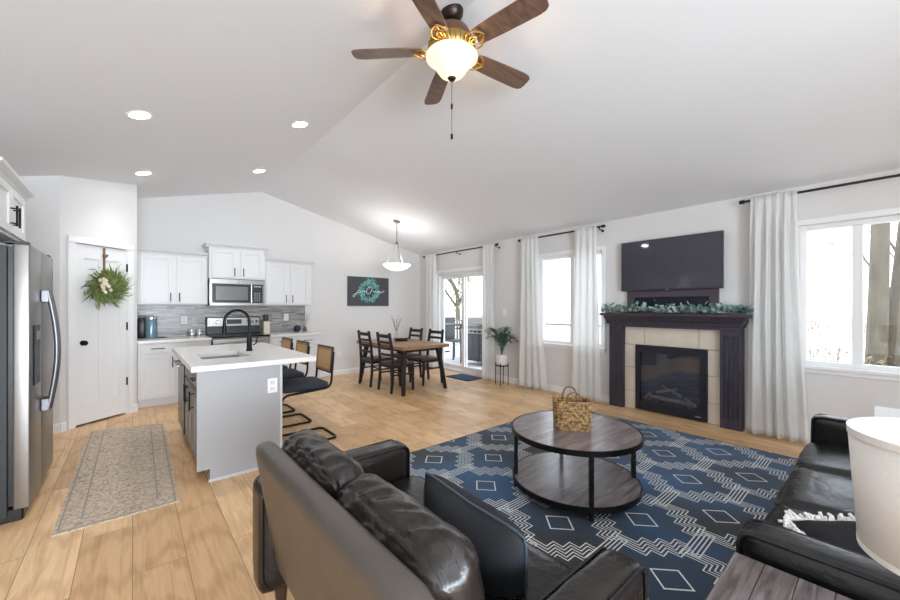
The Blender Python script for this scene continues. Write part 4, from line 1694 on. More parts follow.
bx(bm, 5.04, W - .002, 1.0, 2.49, 1.16, 1.25)
ob('cornice', bm, ESP, t, smooth=0)
ob('mantel_shelf', bx(BM(), 4.935, W - .002, .905, 2.572, 1.25, 1.28, .004), ESP, t)
# over-mantel frame
bm = BM()
Y0, Y1, Zb, Zt = 1.235, 2.27, 1.282, 1.60
bx(bm, 5.12, W - .003, Y0, Y0 + .09, Zb, Zt, .003)
bx(bm, 5.12, W - .003, Y1 - .09, Y1, Zb, Zt, .003)
bx(bm, 5.12, W - .003, Y0 + .09, Y1 - .09, Zt - .11, Zt, .003)
om = thing('over_mantel_panel', 'dark wood framed niche on the wall between mantel and television', 'panel', (5.14, 1.75, 1.282))
ob('frame', bm, mat('plum_brown_wood', '#4b3f4a', .5, var=.1), om)
ob('back_panel', bx(BM(), 5.155, W - .003, Y0 + .09, Y1 - .09, Zb, Zt - .11), mat('dark_niche', '#14202c', .2), om, label='dark glossy back')

t = thing('tile_surround', 'beige stone tile surround of the fireplace', 'tiles', (5.14, 1.745, 0))
ob('grout_bed', bx(bx(bx(BM(), 5.135, W - .002, 2.154, 2.305, 0, .862), 5.135, W - .002, 1.205, 1.341, 0, .862), 5.135, W - .002, 1.205, 2.305, .862, 1.10), GROUT, t, smooth=0)
bm = BM()
g_ = .003
for y0, y1 in ((2.156, 2.303), (1.207, 1.339)):
    for z0, z1 in ((.0, .24), (.24, .555), (.555, .862)):
        bx(bm, 5.122, 5.136, y0, y1, z0 + g_, z1 - g_, .003)
for y0, y1 in ((1.207, 1.43), (1.43, 2.045), (2.045, 2.303)):
    bx(bm, 5.122, 5.136, y0 + g_, y1 - g_, .865, 1.098, .003)
ob('tiles', bm, TILE, t)

t = thing('gas_fireplace', 'black gas fireplace insert with logs behind glass', 'fireplace', (5.14, 1.747, 0))
FB = mat('fireplace_black', '#262734', .4, .2)
bm = BM()
y0, y1, z0, z1 = 1.341, 2.154, .015, .862
for a, b, c, d in ((y0, y0 + .055, z0, z1), (y1 - .055, y1, z0, z1), (y0 + .055, y1 - .055, z0, .12), (y0 + .055, y1 - .055, z1 - .085, z1)):
    bx(bm, 5.095, W - .004, a, b, c, d, .004)
ob('surround_frame', bm, FB, t)
bm = BM()
bx(bm, 5.088, 5.097, y0 + .035, y0 + .065, .10, z1 - .06, .002)
bx(bm, 5.088, 5.097, y1 - .065, y1 - .035, .10, z1 - .06, .002)
bx(bm, 5.088, 5.097, y0 + .065, y1 - .065, .10, .13, .002)
bx(bm, 5.088, 5.097, y0 + .065, y1 - .065, z1 - .09, z1 - .06, .002)
ob('glass_frame', bm, mat('gunmetal', '#34353f', .35, .5), t)
ob('glass', bx(BM(), 5.100, 5.103, y0 + .055, y1 - .055, .12, z1 - .085), DGLASS, t, smooth=0)
bm = BM()
fb = mat('firebox_lining', '#62636b', .8)
bx(bm, W - .012, W - .005, y0 + .05, y1 - .05, .1, .80)
bx(bm, 5.106, W - .012, y0 + .05, y1 - .05, .112, .13)
ob('firebox', bm, fb, t, smooth=0)
LOG = mat('ceramic_log', '#a8998a', .9, var=.5, scale=12, bump=.6, bscale=25)
for p, q, r in (((5.132, 1.98, .20), (5.132, 1.52, .19), .036), ((5.134, 1.90, .27), (5.134, 1.66, .34), .028), ((5.136, 1.62, .26), (5.136, 1.84, .36), .025),
                ((5.13, 1.58, .25), (5.13, 1.46, .17), .024), ((5.13, 1.97, .25), (5.13, 2.05, .17), .023)):
    bm = BM()
    cyl(bm, p, q, r * .7, r * .62, n=12)
    ob('fire_log', bm, LOG, t)
bm = BM()
for i in range(60):
    bmesh.ops.create_icosphere(bm, subdivisions=1, radius=random.uniform(.008, .016),
                               matrix=Matrix.Translation((random.uniform(5.115, 5.145), random.uniform(1.46, 2.04), random.uniform(.135, .17))))
ob('ember_bed', bm, mat('ember_grey', '#8d8272', .9, var=.4, scale=30), t)
ob('badge', bx(BM(), 5.092, 5.0955, 1.40, 1.46, .055, .063), mat('badge_silver', '#a9abb5', .4), t)

# garland
t = thing('eucalyptus_garland', 'dusty green eucalyptus garland lying along the mantel shelf', 'garland', (5.03, 1.74, 1.28))
bm = BM()
pts = [(5.02 + .01 * math.sin(i), .96 + i * .052, 1.292 + .004 * math.sin(i * 1.7)) for i in range(31)]
tube(bm, pts, .006, 6)
ob('stem', bm, TWIG, t)
bm = BM()
for i in range(760):
    y = random.uniform(.93, 2.55)
    p = Vector((5.02 + random.gauss(0, .025), y, 1.30 + abs(random.gauss(0, .032))))
    d = Vector((random.gauss(-.25, .6), random.gauss(0, .8), random.uniform(-.1, 1)))
    L_ = random.uniform(.04, .075)
    leaf(bm, p, d, (random.gauss(0, 1), random.gauss(0, 1), 1), L_, L_ * .75, .1, mi=random.choice((0, 1)))
for v in bm.verts:
    v.co.z = max(v.co.z, 1.283 if v.co.x > 4.93 else 1.255)
    v.co.x = min(v.co.x, 5.112)
ob('leaves', bm, [EUCA, mat('pale_eucalyptus_leaf', '#a8bbb3', .6, var=.2)], t, smooth=0)

# TV
t = thing('television', 'wall-mounted black flat television above the fireplace', 'television', (5.1, 1.755, 1.576))
ob('back_shell', bx(BM(), 5.095, 5.125, 1.20, 2.31, 1.60, 2.20, .008), BLACKP, t)
ob('bezel', bx(BM(), 5.078, 5.096, 1.177, 2.331, 1.576, 2.233, .003), mat('tv_bezel', '#24222c', .35), t)
ob('screen', bx(BM(), 5.0765, 5.079, 1.184, 2.324, 1.592, 2.227), SCREEN, t, smooth=0)
ob('wall_mount', bx(BM(), 5.125, W, 1.55, 1.95, 1.75, 2.05), BLACKP, t)
ob('logo', bx(BM(), 5.0755, 5.0768, 1.74, 1.775, 1.581, 1.587), mat('badge_silver', '#a9abb5', .4), t)

# ================================================================== PALM
px_, py_ = 4.93, 4.36
t = thing('plant_stand', 'three-leg dark metal stand under the white palm pot', 'plant stand', (px_, py_, 0))
ob('ring', lathe(BM(), [(.105, .335), (.112, .335), (.112, .352), (.105, .352), (.105, .335)], (px_, py_, 0), 24, cap0=False, cap1=False), BLACK, t)
bm = BM()
for a in (0, PI / 2):
    cyl(bm, (px_ - .11 * math.cos(a), py_ - .11 * math.sin(a), .343), (px_ + .11 * math.cos(a), py_ + .11 * math.sin(a), .343), .006, n=8)
ob('cross_bar', bm, BLACK, t)
for k in range(4):
    a = k * PI / 2 + .5
    ob('leg', cyl(BM(), (px_ + .112 * math.cos(a), py_ + .112 * math.sin(a), 0), (px_ + .112 * math.cos(a), py_ + .112 * math.sin(a), .39), .007, n=8), BLACK, t)
t = thing('potted_palm', 'small palm with dark green fronds in a white pot by the patio door', 'plant', (px_, py_, .352))
ob('pot', lathe(BM(), [(.085, .352), (.100, .36), (.105, .53), (.103, .535), (.095, .535), (.093, .50), (0, .50)], (px_, py_, 0), 28, cap1=False), WPOT, t)
ob('soil', lathe(BM(), [(.092, .50), (.092, .506), (0, .51)], (px_, py_, 0), 20, cap1=False), mat('soil', '#4a3a2e', .95), t)
for k in range(17):
    bm = BM()
    a = k * 2.4
    reach = random.uniform(.14, .27)
    top = random.uniform(.88, 1.12)
    dr_ = Vector((math.cos(a), math.sin(a), 0))
    if dr_.x > .45:
        dr_.x = .3
    B0 = Vector((px_, py_, .50))
    B1 = Vector((px_, py_, top)) + dr_ * reach * .35
    B2 = Vector((px_, py_, top - .10)) + dr_ * reach * 1.15
    if B2.x > 5.07:
        B2.x = 5.07
    pts = []
    for i in range(13):
        s_ = i / 12
        pts.append(B0 * (1 - s_) ** 2 + B1 * 2 * s_ * (1 - s_) + B2 * s_ * s_)
    tube(bm, pts, .004, 5, r_end=.0015)
    for i in range(3, 13):
        tdir = (pts[i] - pts[i - 1]).normalized()
        sd = tdir.cross(Vector((0, 0, 1))).normalized()
        ll = .125 * math.sin(PI * (i - 1.5) / 12.5) + .03
        for s in (-1, 1):
            leaf(bm, pts[i], tdir * .9 + sd * s * .8 + Vector((0, 0, -.15)), (0, 0, 1), ll, .026, .1, curl=.01)
    for v in bm.verts:
        v.co.x = min(v.co.x, 5.12)
    ob('frond', bm, PALM, t, smooth=0)

# ================================================================== BLUE RUG
RX0, RX1, RY0, RY1 = 1.46, 4.50, .38, 2.85
t = thing('area_rug', 'large navy blue rug with ivory geometric stepped lines under the coffee table', 'rug', ((RX0 + RX1) / 2, (RY0 + RY1) / 2, 0))
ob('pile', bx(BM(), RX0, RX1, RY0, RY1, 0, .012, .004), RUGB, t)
bm = BM()
SXP, SYP = .85, .635
MX0, MY0 = 2.028, 1.318


def cseg(p, q, wd):
    # axis aligned or diagonal thin strip clipped to rug
    N = 1
    if abs(p[0] - q[0]) > .001 and abs(p[1] - q[1]) > .001:
        N = 1
    lo = (RX0 + .01, RY0 + .01)
    hi = (RX1 - .01, RY1 - .01)
    if (p[0] < lo[0] and q[0] < lo[0]) or (p[0] > hi[0] and q[0] > hi[0]) or (p[1] < lo[1] and q[1] < lo[1]) or (p[1] > hi[1] and q[1] > hi[1]):
        return
    # Liang-Barsky
    t0, t1 = 0., 1.
    for i in range(2):
        d = q[i] - p[i]
        if abs(d) < 1e-9:
            if p[i] < lo[i] or p[i] > hi[i]:
                return
            continue
        a, b = (lo[i] - p[i]) / d, (hi[i] - p[i]) / d
        if a > b:
            a, b = b, a
        t0, t1 = max(t0, a), min(t1, b)
    if t0 >= t1:
        return
    P = Vector((p[0] + (q[0] - p[0]) * t0, p[1] + (q[1] - p[1]) * t0, 0))
    Q = Vector((p[0] + (q[0] - p[0]) * t1, p[1] + (q[1] - p[1]) * t1, 0))
    if (Q - P).length < 1e-4:
        return
    e = (Q - P).normalized() * wd / 2
    strip(bm, P - e, Q + e, wd, .0128)


steps = [('x', .10), ('y', .065), ('x', .065), ('y', .065), ('x', .065), ('y', .065), ('x', .065), ('y', .1225), ('x', .13)]
for i in range(-5, 7):
    for j in range(-5, 6):
        cx0 = MX0 + i * SXP / 2
        cy0 = MY0 + j * SYP + (SYP / 2 if i % 2 else 0)
        h = .098
        dm = [(cx0, cy0 + h), (cx0 + h * .95, cy0), (cx0, cy0 - h), (cx0 - h * .95, cy0)]
        for k in range(4):
            cseg(dm[k], dm[(k + 1) % 4], .009)
        jx, jy = cx0, cy0 + SYP / 2
        for sx in (1, -1):
            sy = 1
            pts = [(jx, jy)]
            for ax, L_ in steps:
                x, y = pts[-1]
                pts.append((x + sx * L_, y) if ax == 'x' else (x, y + sy * L_))
            for off in (-.040, -.020, 0, .020, .040):
                pp = [(x + off, y - sx * sy * off) for x, y in pts]
                for a, b in zip(pp, pp[1:]):
                    cseg(a, b, .0065)
ob('ivory_lines', bm, RUGW, t, smooth=0)
bm = BM()
bx(bm, RX0 - .004, RX1 + .004, RY1 - .004, RY1 + .005, .001, .013, .003)
bx(bm, RX1 - .004, RX1 + .005, RY0, RY1, .001, .013, .003)
ob('bound_edge', bm, mat('navy_binding', '#151f29', .9), t)

# ================================================================== COFFEE TABLE
tcx, tcy, z0 = 2.50, 1.50, .0135
t = thing('coffee_table', 'round two-tier coffee table with grey-brown wood tops and black metal frame', 'table', (tcx, tcy, z0))
for zz, rr, nm in ((.432, .455, 'tabletop'), (.078, .447, 'lower_shelf')):
    tp = ob(nm, lathe(BM(), [(rr - .006, zz), (rr - .002, zz + .004), (rr - .002, zz + .026), (rr - .006, zz + .030)], (tcx, tcy, 0), 72), GWOODT, t)
    ob('rim', lathe(BM(), [(rr - .002, zz - .006), (rr + .006, zz - .006), (rr + .006, zz + .031), (rr - .002, zz + .031), (rr - .002, zz - .006)], (tcx, tcy, 0), 72, cap0=False, cap1=False), BLACK, tp, label='black metal rim')
for k in range(4):
    a = PI / 4 + k * PI / 2
    x, y = tcx + .428 * math.cos(a), tcy + .428 * math.sin(a)
    bm = bx(BM(), -.014, .014, -.014, .014, z0, .426, .002, M=None)
    bmesh.ops.transform(bm, matrix=Matrix.Translation((x, y, 0)) @ Matrix.Rotation(a, 4, 'Z'), verts=bm.verts[:])
    ob('leg', bm, BLACK, t)

# basket
t = thing('woven_basket', 'square woven seagrass basket with two looped handles on the coffee table', 'basket', (2.50, 1.52, .464), rz=R(-50))
bm = BM()
bw, bd, bh = .120, .095, .205
nr, nc = 9, 44
rows = []
for j in range(nr * 3 + 1):
    v = j / (nr * 3)
    row = []
    for i in range(nc * 2):
        a = 2 * PI * i / (nc * 2)
        ca, sa = math.cos(a), math.sin(a)
        k = (abs(ca) ** 7 + abs(sa) ** 7) ** (-1 / 7)
        fl = 1 + .06 * v
        bump = .0035 * math.sin(v * nr * 2 * PI) + .003 * math.sin(i * PI / 2 + (int(v * nr) % 2) * PI)
        row.append(bm.verts.new(((bw * fl + bump) * k * ca, (bd * fl + bump) * k * sa, bh * v)))
    rows.append(row)
n_ = nc * 2
for A, B_ in zip(rows, rows[1:]):
    for i in range(n_):
        bm.faces.new((A[i], A[(i + 1) % n_], B_[(i + 1) % n_], B_[i]))
bm.faces.new(rows[0])
ob('body', bm, basket_mat(), t, solid=.006, smooth=60)
bm = BM()
rim = []
for i in range(61):
    a = 2 * PI * i / 60
    ca, sa = math.cos(a), math.sin(a)
    k = (abs(ca) ** 7 + abs(sa) ** 7) ** (-1 / 7)
    rim.append((bw * 1.07 * k * ca, bd * 1.09 * k * sa, bh))
tube(bm, rim, .007, 8)
ob('rim', bm, basket_mat(), t)
for s in (-1, 1):
    pts = [(-.052, s * bd * 1.05, bh - .02), (-.052, s * bd * 1.05, bh + .02)]
    for i in range(9):
        a = PI - PI * i / 8
        pts.append((.045 * math.cos(a), s * bd * 1.05, bh + .03 + .045 * math.sin(a)))
    pts += [(.052, s * bd * 1.05, bh + .02), (.052, s * bd * 1.05, bh - .02)]
    ob('handle', tube(BM(), pts, .0065, 8), mat('wrapped_handle', '#6d5c48', .7, var=.3, scale=60), t, label='dark looped handle')


# ================================================================== LOVESEAT (foreground)
def arm_slab(bm, x0, x1, y0, y1, z0, z1, r=.035, M=None):
    return rbox(bm, ((x0 + x1) / 2, (y0 + y1) / 2, (z0 + z1) / 2), (x1 - x0, y1 - y0, z1 - z0), r, (.004, .006, .006), .0025, 7, n=14, M=M)


def piping(bm, y, x0, x1, z0, z1, r, rad=.006):
    pts = fillet([(x0 + .02, y, z0), (x0, y, z0 + .03), (x0, y, z1), (x1, y, z1), (x1, y, z0)], r, 6)
    tube(bm, pts, rad, 6)


t = thing('leather_loveseat', 'dark leather loveseat in the foreground with its back to the kitchen', 'sofa', (.80, 1.12, 0))
ob('frame', rbox(BM(), (.82, 1.12, .26), (.66, 1.12, .14), .03, (0, 0, 0), 0, n=8), LEATHB, t)
# back panel leaning
Mb = Matrix.Translation((.495, 1.10, .275)) @ Matrix.Rotation(R(-9.5), 4, 'Y')
ob('back_panel', rbox(BM(), (0, 0, .275), (.085, 1.12, .55), .035, (.004, 0, .004), .002, 6, n=18, M=Mb), LEATHB, t, label='taupe brown leather back panel')
for y0, y1 in ((1.665, 1.81), (.445, .575)):
    ar = ob('armrest', arm_slab(BM(), .40, 1.145, y0, y1, .15, .62), LEATHER, t)
    bm = BM()
    for yy in (y0 + .006, y1 - .006):
        piping(bm, yy, .408, 1.137, .19, .612, .045)
    ob('piping', bm, LEATHK, ar)
for y0, y1, sd in ((1.115, 1.655, 3), (.575, 1.105, 8)):
    sc_ = ob('seat_cushion', rbox(BM(), (.84, (y0 + y1) / 2, .395), (.66, y1 - y0, .15), .045, (.01, 0, .022), .005, 6, n=16, seed=sd), LEATHK, t)
    Mc = Matrix.Translation((.592, (y0 + y1) / 2, .455)) @ Matrix.Rotation(R(-10), 4, 'Y')
    bm = BM()
    tmp0 = len(bm.verts)
    rbox(bm, (0, 0, .195), (.165, y1 - y0 - .004, .385), .07, (.022, .006, .012), 0, n=34)
    hw = (y1 - y0) / 2
    for v in bm.verts:
        # gathers running in from the side seams and a welt along the top
        n1 = noise.noise(Vector((v.co.x * 4, v.co.y * 5, v.co.z * 3 + sd)))
        n2 = noise.noise(Vector((v.co.x * 14 + sd, v.co.y * 26, v.co.z * 8)))
        g_ = abs(v.co.x + .042)
        # folds running across from the seam, strongest next to it
        fold = (.45 - 2.2 * abs(noise.noise(Vector((v.co.x * 7 + sd, v.co.y * 17 + v.co.x * 9, v.co.z * 6))))) * math.exp(-(g_ - .025) ** 2 / .003) if g_ > .006 else 0
        dirx = 1 if v.co.x > 0 else -1
        topk = min(1, max(0, (v.co.z - .30) / .07))
        v.co.x += dirx * (.006 * n1 + .003 * n2 + .006 * (.45 - 2.2 * abs(noise.noise(Vector((v.co.z * 7, v.co.y * 15 + v.co.z * 6, sd * 1.7))))))
        v.co.z += topk * (.015 * fold + .003 * n2)
        if v.co.z > .33:
            v.co.z -= .005 * math.exp(-(g_ / .008) ** 2)
    bmesh.ops.transform(bm, matrix=Mc, verts=bm.verts[:])
    bc = ob('back_cushion', bm, LEATHER, t, smooth=80, sub=1)
    # stitched welt
    bm = BM()
    pts = [Mc @ Vector((-.042 + .0015 * math.sin(i), -hw + .05 + (2 * hw - .10) * i / 24, .382 - .022 * abs(2 * i / 24 - 1) ** 4)) for i in range(25)]
    tube(bm, pts, .0035, 6)
    ob('seam_welt', bm, LEATHK, bc)
for x, y in ((.50, 1.735), (1.10, 1.735), (.50, .50), (1.10, .50)):
    ob('leg', cyl(BM(), (x, y, .135), (x, y, 0.0), .028, .017, n=14), WALNUT, t, label='dark wood tapered leg')

# black throw pillow on loveseat
A = Vector((.80, 1.07, .765))
B_ = Vector((.85, .665, .70))
xdir = (B_ - A).normalized()
zdir = (Vector((-.30, 0, 1)) - xdir * Vector((-.30, 0, 1)).dot(xdir)).normalized()
ydir = zdir.cross(xdir)
S = .43
ctr = (A + B_) / 2 - zdir * S * .47
Mp = Matrix(((xdir.x, ydir.x, zdir.x, ctr.x), (xdir.y, ydir.y, zdir.y, ctr.y), (xdir.z, ydir.z, zdir.z, ctr.z), (0, 0, 0, 1)))
t = thing('throw_pillow', 'plain black throw pillow leaning on the foreground loveseat', 'pillow', tuple(ctr - Vector((0, 0, .2))))
ob('cover', pillow_bm((S, S), .17, M=Mp, seed=3), PILB, t, smooth=80)
bm = BM()
ring = []
for u, v in [(-1 + i / 6, -1) for i in range(12)] + [(1, -1 + i / 6) for i in range(12)] + [(1 - i / 6, 1) for i in range(12)] + [(-1, 1 - i / 6) for i in range(13)]:
    k = 1 - .07 * (1 - abs(v)) * abs(u) ** 2
    k2 = 1 - .07 * (1 - abs(u)) * abs(v) ** 2
    cr_ = 1 - .055 * abs(u * v) ** 7
    ring.append(Mp @ Vector((u * S / 2 * k * cr_, 0, v * S / 2 * k2 * cr_)))
tube(bm, ring, .004, 6)
ob('piping', bm, mat('grey_blue_piping', '#3a4450', .6), t)

# ================================================================== SOFA 2 (right)
t = thing('leather_sofa', 'long black leather three-cushion sofa at the right edge behind the lamp', 'sofa', (2.60, -.10, 0))
ob('frame', rbox(BM(), (2.6, -.12, .24), (1.9, .80, .14), .03, n=8), LEATHK, t)
for x0, x1 in ((1.535, 1.675), (3.525, 3.665)):
    ar = ob('armrest', arm_slab(BM(), x0, x1, -.56, .325, .125, .62), LEATHK, t)
    bm = BM()
    for xx in (x0 + .006, x1 - .006):
        pts = fillet([(xx, .317, .16), (xx, .317, .612), (xx, -.55, .612), (xx, -.55, .2)], .045, 6)
        tube(bm, pts, .006, 6)
    ob('piping', bm, LEATHK, ar)
for i in range(3):
    x0 = 1.685 + i * .6135
    x1 = x0 + .604
    sc_ = ob('seat_cushion', rbox(BM(), ((x0 + x1) / 2, -.06, .385), (x1 - x0, .80, .15), .05, (0, .012, .024), .004, 5, n=16, seed=i * 5), LEATHK, t)
    Mc = Matrix.Translation(((x0 + x1) / 2, -.40, .44)) @ Matrix.Rotation(R(8), 4, 'X')
    ob('back_cushion', rbox(BM(), (0, 0, .2), (x1 - x0, .20, .42), .08, (.01, .03, .02), .008, 8, n=16, M=Mc, seed=i * 7), LEATHK, t)
ob('back_panel', rbox(BM(), (2.6, -.545, .50), (2.08, .08, .60), .034, n=12), LEATHK, t)
for x, y in ((1.60, .25), (3.59, .25), (1.60, -.50), (3.59, -.50)):
    ob('leg', cyl(BM(), (x, y, .14), (x, y, .0135 if y > 0 and x < 4.5 else 0), .026, .017, n=14), WALNUT, t, label='dark wood tapered leg')

# fringed pillow on sofa 2
ctr = Vector((1.86, .03, .62))
xdir = Vector((.10, 1, 0)).normalized()
zd = Vector((-.52, 0, 1)).normalized()
zdir = (zd - xdir * zd.dot(xdir)).normalized()
ydir = zdir.cross(xdir)
Mp = Matrix(((xdir.x, ydir.x, zdir.x, ctr.x), (xdir.y, ydir.y, zdir.y, ctr.y), (xdir.z, ydir.z, zdir.z, ctr.z), (0, 0, 0, 1)))
Mp = Matrix.Translation((0, 0, 0)) @ Mp
t = thing('fringed_pillow', 'dark pillow with white tasselled fringe lying on the right sofa by its near arm', 'pillow', tuple(ctr - Vector((0, 0, .15))))
FP = Matrix.Translation((1.93, -.005, .525)) @ Matrix.Rotation(R(-45), 4, 'Z') @ Matrix.Rotation(R(112), 4, 'X')
ob('cover', pillow_bm((.44, .24), .10, M=FP, seed=11), PILB, t, smooth=80)
bm = BM()
rng = random.Random(4)
for side in range(4):
    for i in range(56):
        u = -1 + 2 * (i + .5) / 56
        uu, vv = ((u, 1), (1, u), (u, -1), (-1, u))[side]
        k = 1 - .07 * (1 - abs(vv)) * abs(uu) ** 2
        k2 = 1 - .07 * (1 - abs(uu)) * abs(vv) ** 2
        p = Vector((uu * .22 * k, 0, vv * .12 * k2))
        o_ = Vector(((0, 1, 0, -1)[side], 0, (1, 0, -1, 0)[side]))
        q = p + o_ * .026 + Vector((rng.gauss(0, .010), rng.gauss(0, .010), rng.gauss(0, .008)))
        m_ = (p + q) / 2 + Vector((0, rng.gauss(0, .004), 0))
        tube(bm, [FP @ p, FP @ m_, FP @ q], .0045, 5, r_end=.006)
ob('fringe', bm, mat('white_wool', '#f0eeea', .9), t, label='white tassel fringe')

# ================================================================== END TABLE + LAMP
t = thing('end_table', 'dark plank-top end table at the lower right corner beside the sofa arm', 'table', (1.23, 0.0, 0))
ex0, ex1, ey0, ey1, ez = .93, 1.512, -.30, .32, .553
bm = BM()
ys = [ey0, -.13, .02, .17, ey1]
ys = [ey0 + (ey1 - ey0) * i / 8 for i in range(9)]
for a, b in zip(ys, ys[1:]):
    bx(bm, ex0, ex1, a + .0004, b - .0004, ez - .035, ez, .0015)
ob('tabletop', bm, ENDT, t, label='glossy dark plank top')
ob('shelf', bx(BM(), ex0 + .03, ex1 - .03, ey0 + .03, ey1 - .03, .14, .16), ENDT, t)
for x in (ex0 + .03, ex1 - .03):
    for y in (ey0 + .03, ey1 - .03):
        ob('leg', bx(BM(), x - .02, x + .02, y - .02, y + .02, 0, ez - .035, .003), BLACK, t)
lx, ly = 1.335, -.115
t = thing('table_lamp', 'table lamp with a large pale linen drum shade at the right edge', 'lamp', (lx, ly, ez))
ob('base', lathe(BM(), [(.075, ez), (.075, ez + .012), (.045, ez + .03), (.06, ez + .10), (.065, ez + .16), (.03, ez + .24), (.015, ez + .27)], (lx, ly, 0), 32), WPOT, t)
ob('stem', cyl(BM(), (lx, ly, ez + .26), (lx, ly, 1.03), .006, n=8), STEEL, t)
bm = BM()
lathe(bm, [(.155, .805), (.172, 1.075)], (lx, ly, 0), 64, cap0=False, cap1=False)
sh = ob('lamp_shade', bm, SHADE, t, label='pale grey linen drum shade', solid=.003, smooth=60)
bm = BM()
lathe(bm, [(.1690, 1.062), (.1745, 1.062), (.1750, 1.078), (.1690, 1.078), (.1690, 1.062)], (lx, ly, 0), 64, cap0=False, cap1=False)
ob('upper_trim', bm, SHADE, sh)
bm = BM()
lathe(bm, [(.1530, .803), (.1575, .803), (.1585, .815), (.1530, .815), (.1530, .803)], (lx, ly, 0), 64, cap0=False, cap1=False)
ob('lower_trim', bm, SHADE, sh)
bm = BM()
for k in range(3):
    a = k * 2 * PI / 3
    cyl(bm, (lx, ly, 1.03), (lx + .168 * math.cos(a), ly + .168 * math.sin(a), 1.065), .0025, n=6)
ob('spider', bm, STEEL, sh)

# white side table by the far arm
t = thing('white_side_table', 'white side table between the right sofa and the window wall', 'table', (4.05, -.25, 0))
ob('tabletop', bx(BM(), 3.72, 4.36, -.60, .045, .575, .60, .004), mat('white_lacquer', '#eeeeee', .4), t)
for x in (3.76, 4.32):
    for y in (-.56, .0):
        ob('leg', bx(BM(), x - .02, x + .02, y - .02, y + .02, 0, .575, .003), mat('white_lacquer', '#eeeeee', .4), t)

# ================================================================== CEILING FAN
fx, fy, fz = 1.655, 1.915, 3.110
zr = zc(fx)
t = thing('ceiling_fan', 'five-blade brown ceiling fan with glowing frosted bowl light', 'ceiling fan', (fx, fy, zr))
ob('canopy', lathe(BM(), [(.030, zr - .075), (.055, zr - .065), (.075, zr - .03), (.08, zr + .0)], (fx, fy, 0), 32), IRON, t)
ob('downrod', cyl(BM(), (fx, fy, fz + .14), (fx, fy, zr - .07), .014, n=12), IRON, t)
ob('motor_housing', lathe(BM(), [(.035, fz + .165), (.075, fz + .155), (.115, fz + .13), (.135, fz + .09), (.14, fz + .045)], (fx, fy, 0), 40),
   mat('copper_bronze', '#6b4a38', .35, .5, var=.15), t)
BRASS = mat('antique_brass', '#9a8048', .35, .7, var=.25, scale=30)
bm = BM()
lathe(bm, [(.135, fz + .055), (.150, fz + .045), (.156, fz + .025), (.150, fz - .015), (.128, fz - .048), (.12, fz - .052)], (fx, fy, 0), 40)
for k in range(30):
    a = 2 * PI * k / 30
    c_, s_ = math.cos(a), math.sin(a)
    tube(bm, [(fx + .155 * c_, fy + .155 * s_, fz + .038), (fx + .157 * c_, fy + .157 * s_, fz + .015), (fx + .150 * c_, fy + .150 * s_, fz - .018), (fx + .131 * c_, fy + .131 * s_, fz - .046)], .0065, 6)
ob('fluted_collar', bm, BRASS, t)
A0 = 2.375
for k in range(5):
    a = A0 - k * 2 * PI / 5
    M = Matrix.Translation((fx, fy, fz)) @ Matrix.Rotation(a, 4, 'Z') @ Matrix.Rotation(R(-13), 4, 'X')
    bm = BM()
    xs = [.20, .23, .35, .50, .62, .66, .682, .687]
    ws = [.054, .060, .067, .071, .073, .067, .050, .02]
    top, bot = [], []
    for x, w_ in zip(xs, ws):
        top.append([bm.verts.new(M @ Vector((x, s * w_, .004))) for s in (-1, 1)])
        bot.append([bm.verts.new(M @ Vector((x, s * w_, -.004))) for s in (-1, 1)])
    for i in range(len(xs) - 1):
        bm.faces.new((top[i][0], top[i + 1][0], top[i + 1][1], top[i][1]))
        bm.faces.new((bot[i][0], bot[i][1], bot[i + 1][1], bot[i + 1][0]))
        for j in (0, 1):
            bm.faces.new((top[i][j], bot[i][j], bot[i + 1][j], top[i + 1][j]))
    bm.faces.new((top[0][0], top[0][1], bot[0][1], bot[0][0]))
    bm.faces.new((top[-1][0], top[-1][1], bot[-1][1], bot[-1][0]))
    bl = ob('fan_blade', bm, BLADE, t, smooth=30)
    bm = BM()
    for s in (-1, 1):
        tube(bm, fillet([M @ Vector((.13, s * .012, -.012)), M @ Vector((.16, s * .06, -.022)), M @ Vector((.215, s * .062, -.016)), M @ Vector((.255, s * .02, -.010)), M @ Vector((.265, 0, -.010))], .03), .0055, 6)
    tube(bm, [M @ Vector((.12, 0, -.008)), M @ Vector((.265, 0, -.008))], .006, 6)
    lp = [M @ Vector((.185 + .028 * math.cos(q), .028 * math.sin(q), -.014)) for q in [i * PI / 8 for i in range(17)]]
    tube(bm, lp, .005, 6)
    ob('blade_bracket', bm, BRASS, bl, label='scrolled brass blade bracket')
bm = BM()
prof = [(.030, fz - .186), (.052, fz - .180), (.080, fz - .160), (.102, fz - .130), (.120, fz - .098), (.140, fz - .073), (.165, fz - .056), (.176, fz - .046)]
lathe(bm, prof, (fx, fy, 0), 56, cap0=True, cap1=False)
bowl = ob('light_bowl', bm, mat('glowing_frosted_glass', '#c7ab84', .3, emit='#ffe3bd', estr=.5, var=.02), t, label='glowing frosted glass bowl', solid=.004)
ob('bottom_finial', lathe(BM(), [(.006, fz - .208), (.020, fz - .202), (.027, fz - .192), (.032, fz - .184)], (fx, fy, 0), 20), IRON, t)
for off, L_, nm in ((.0, .30, 0), ):
    bm = cyl(BM(), (fx, fy, fz - .208), (fx, fy, fz - .43), .0018, n=6)
    pc = ob('pull_chain', bm, IRON, t)
    ob('chain_fob', lathe(BM(), [(.003, -.03), (.008, -.024), (.008, .0), (.003, .012)], (fx, fy, fz - .37), 12), IRON, pc)
    bm = cyl(BM(), (fx, fy, fz - .40), (fx, fy, fz - .555), .0018, n=6)
    pc = ob('pull_chain', bm, IRON, t)
    ob('chain_fob', lathe(BM(), [(.003, -.03), (.009, -.024), (.009, .0), (.003, .012)], (fx, fy, fz - .575), 12), IRON, pc)
l = bpy.data.lights.new('fan_bulbs', 'POINT')
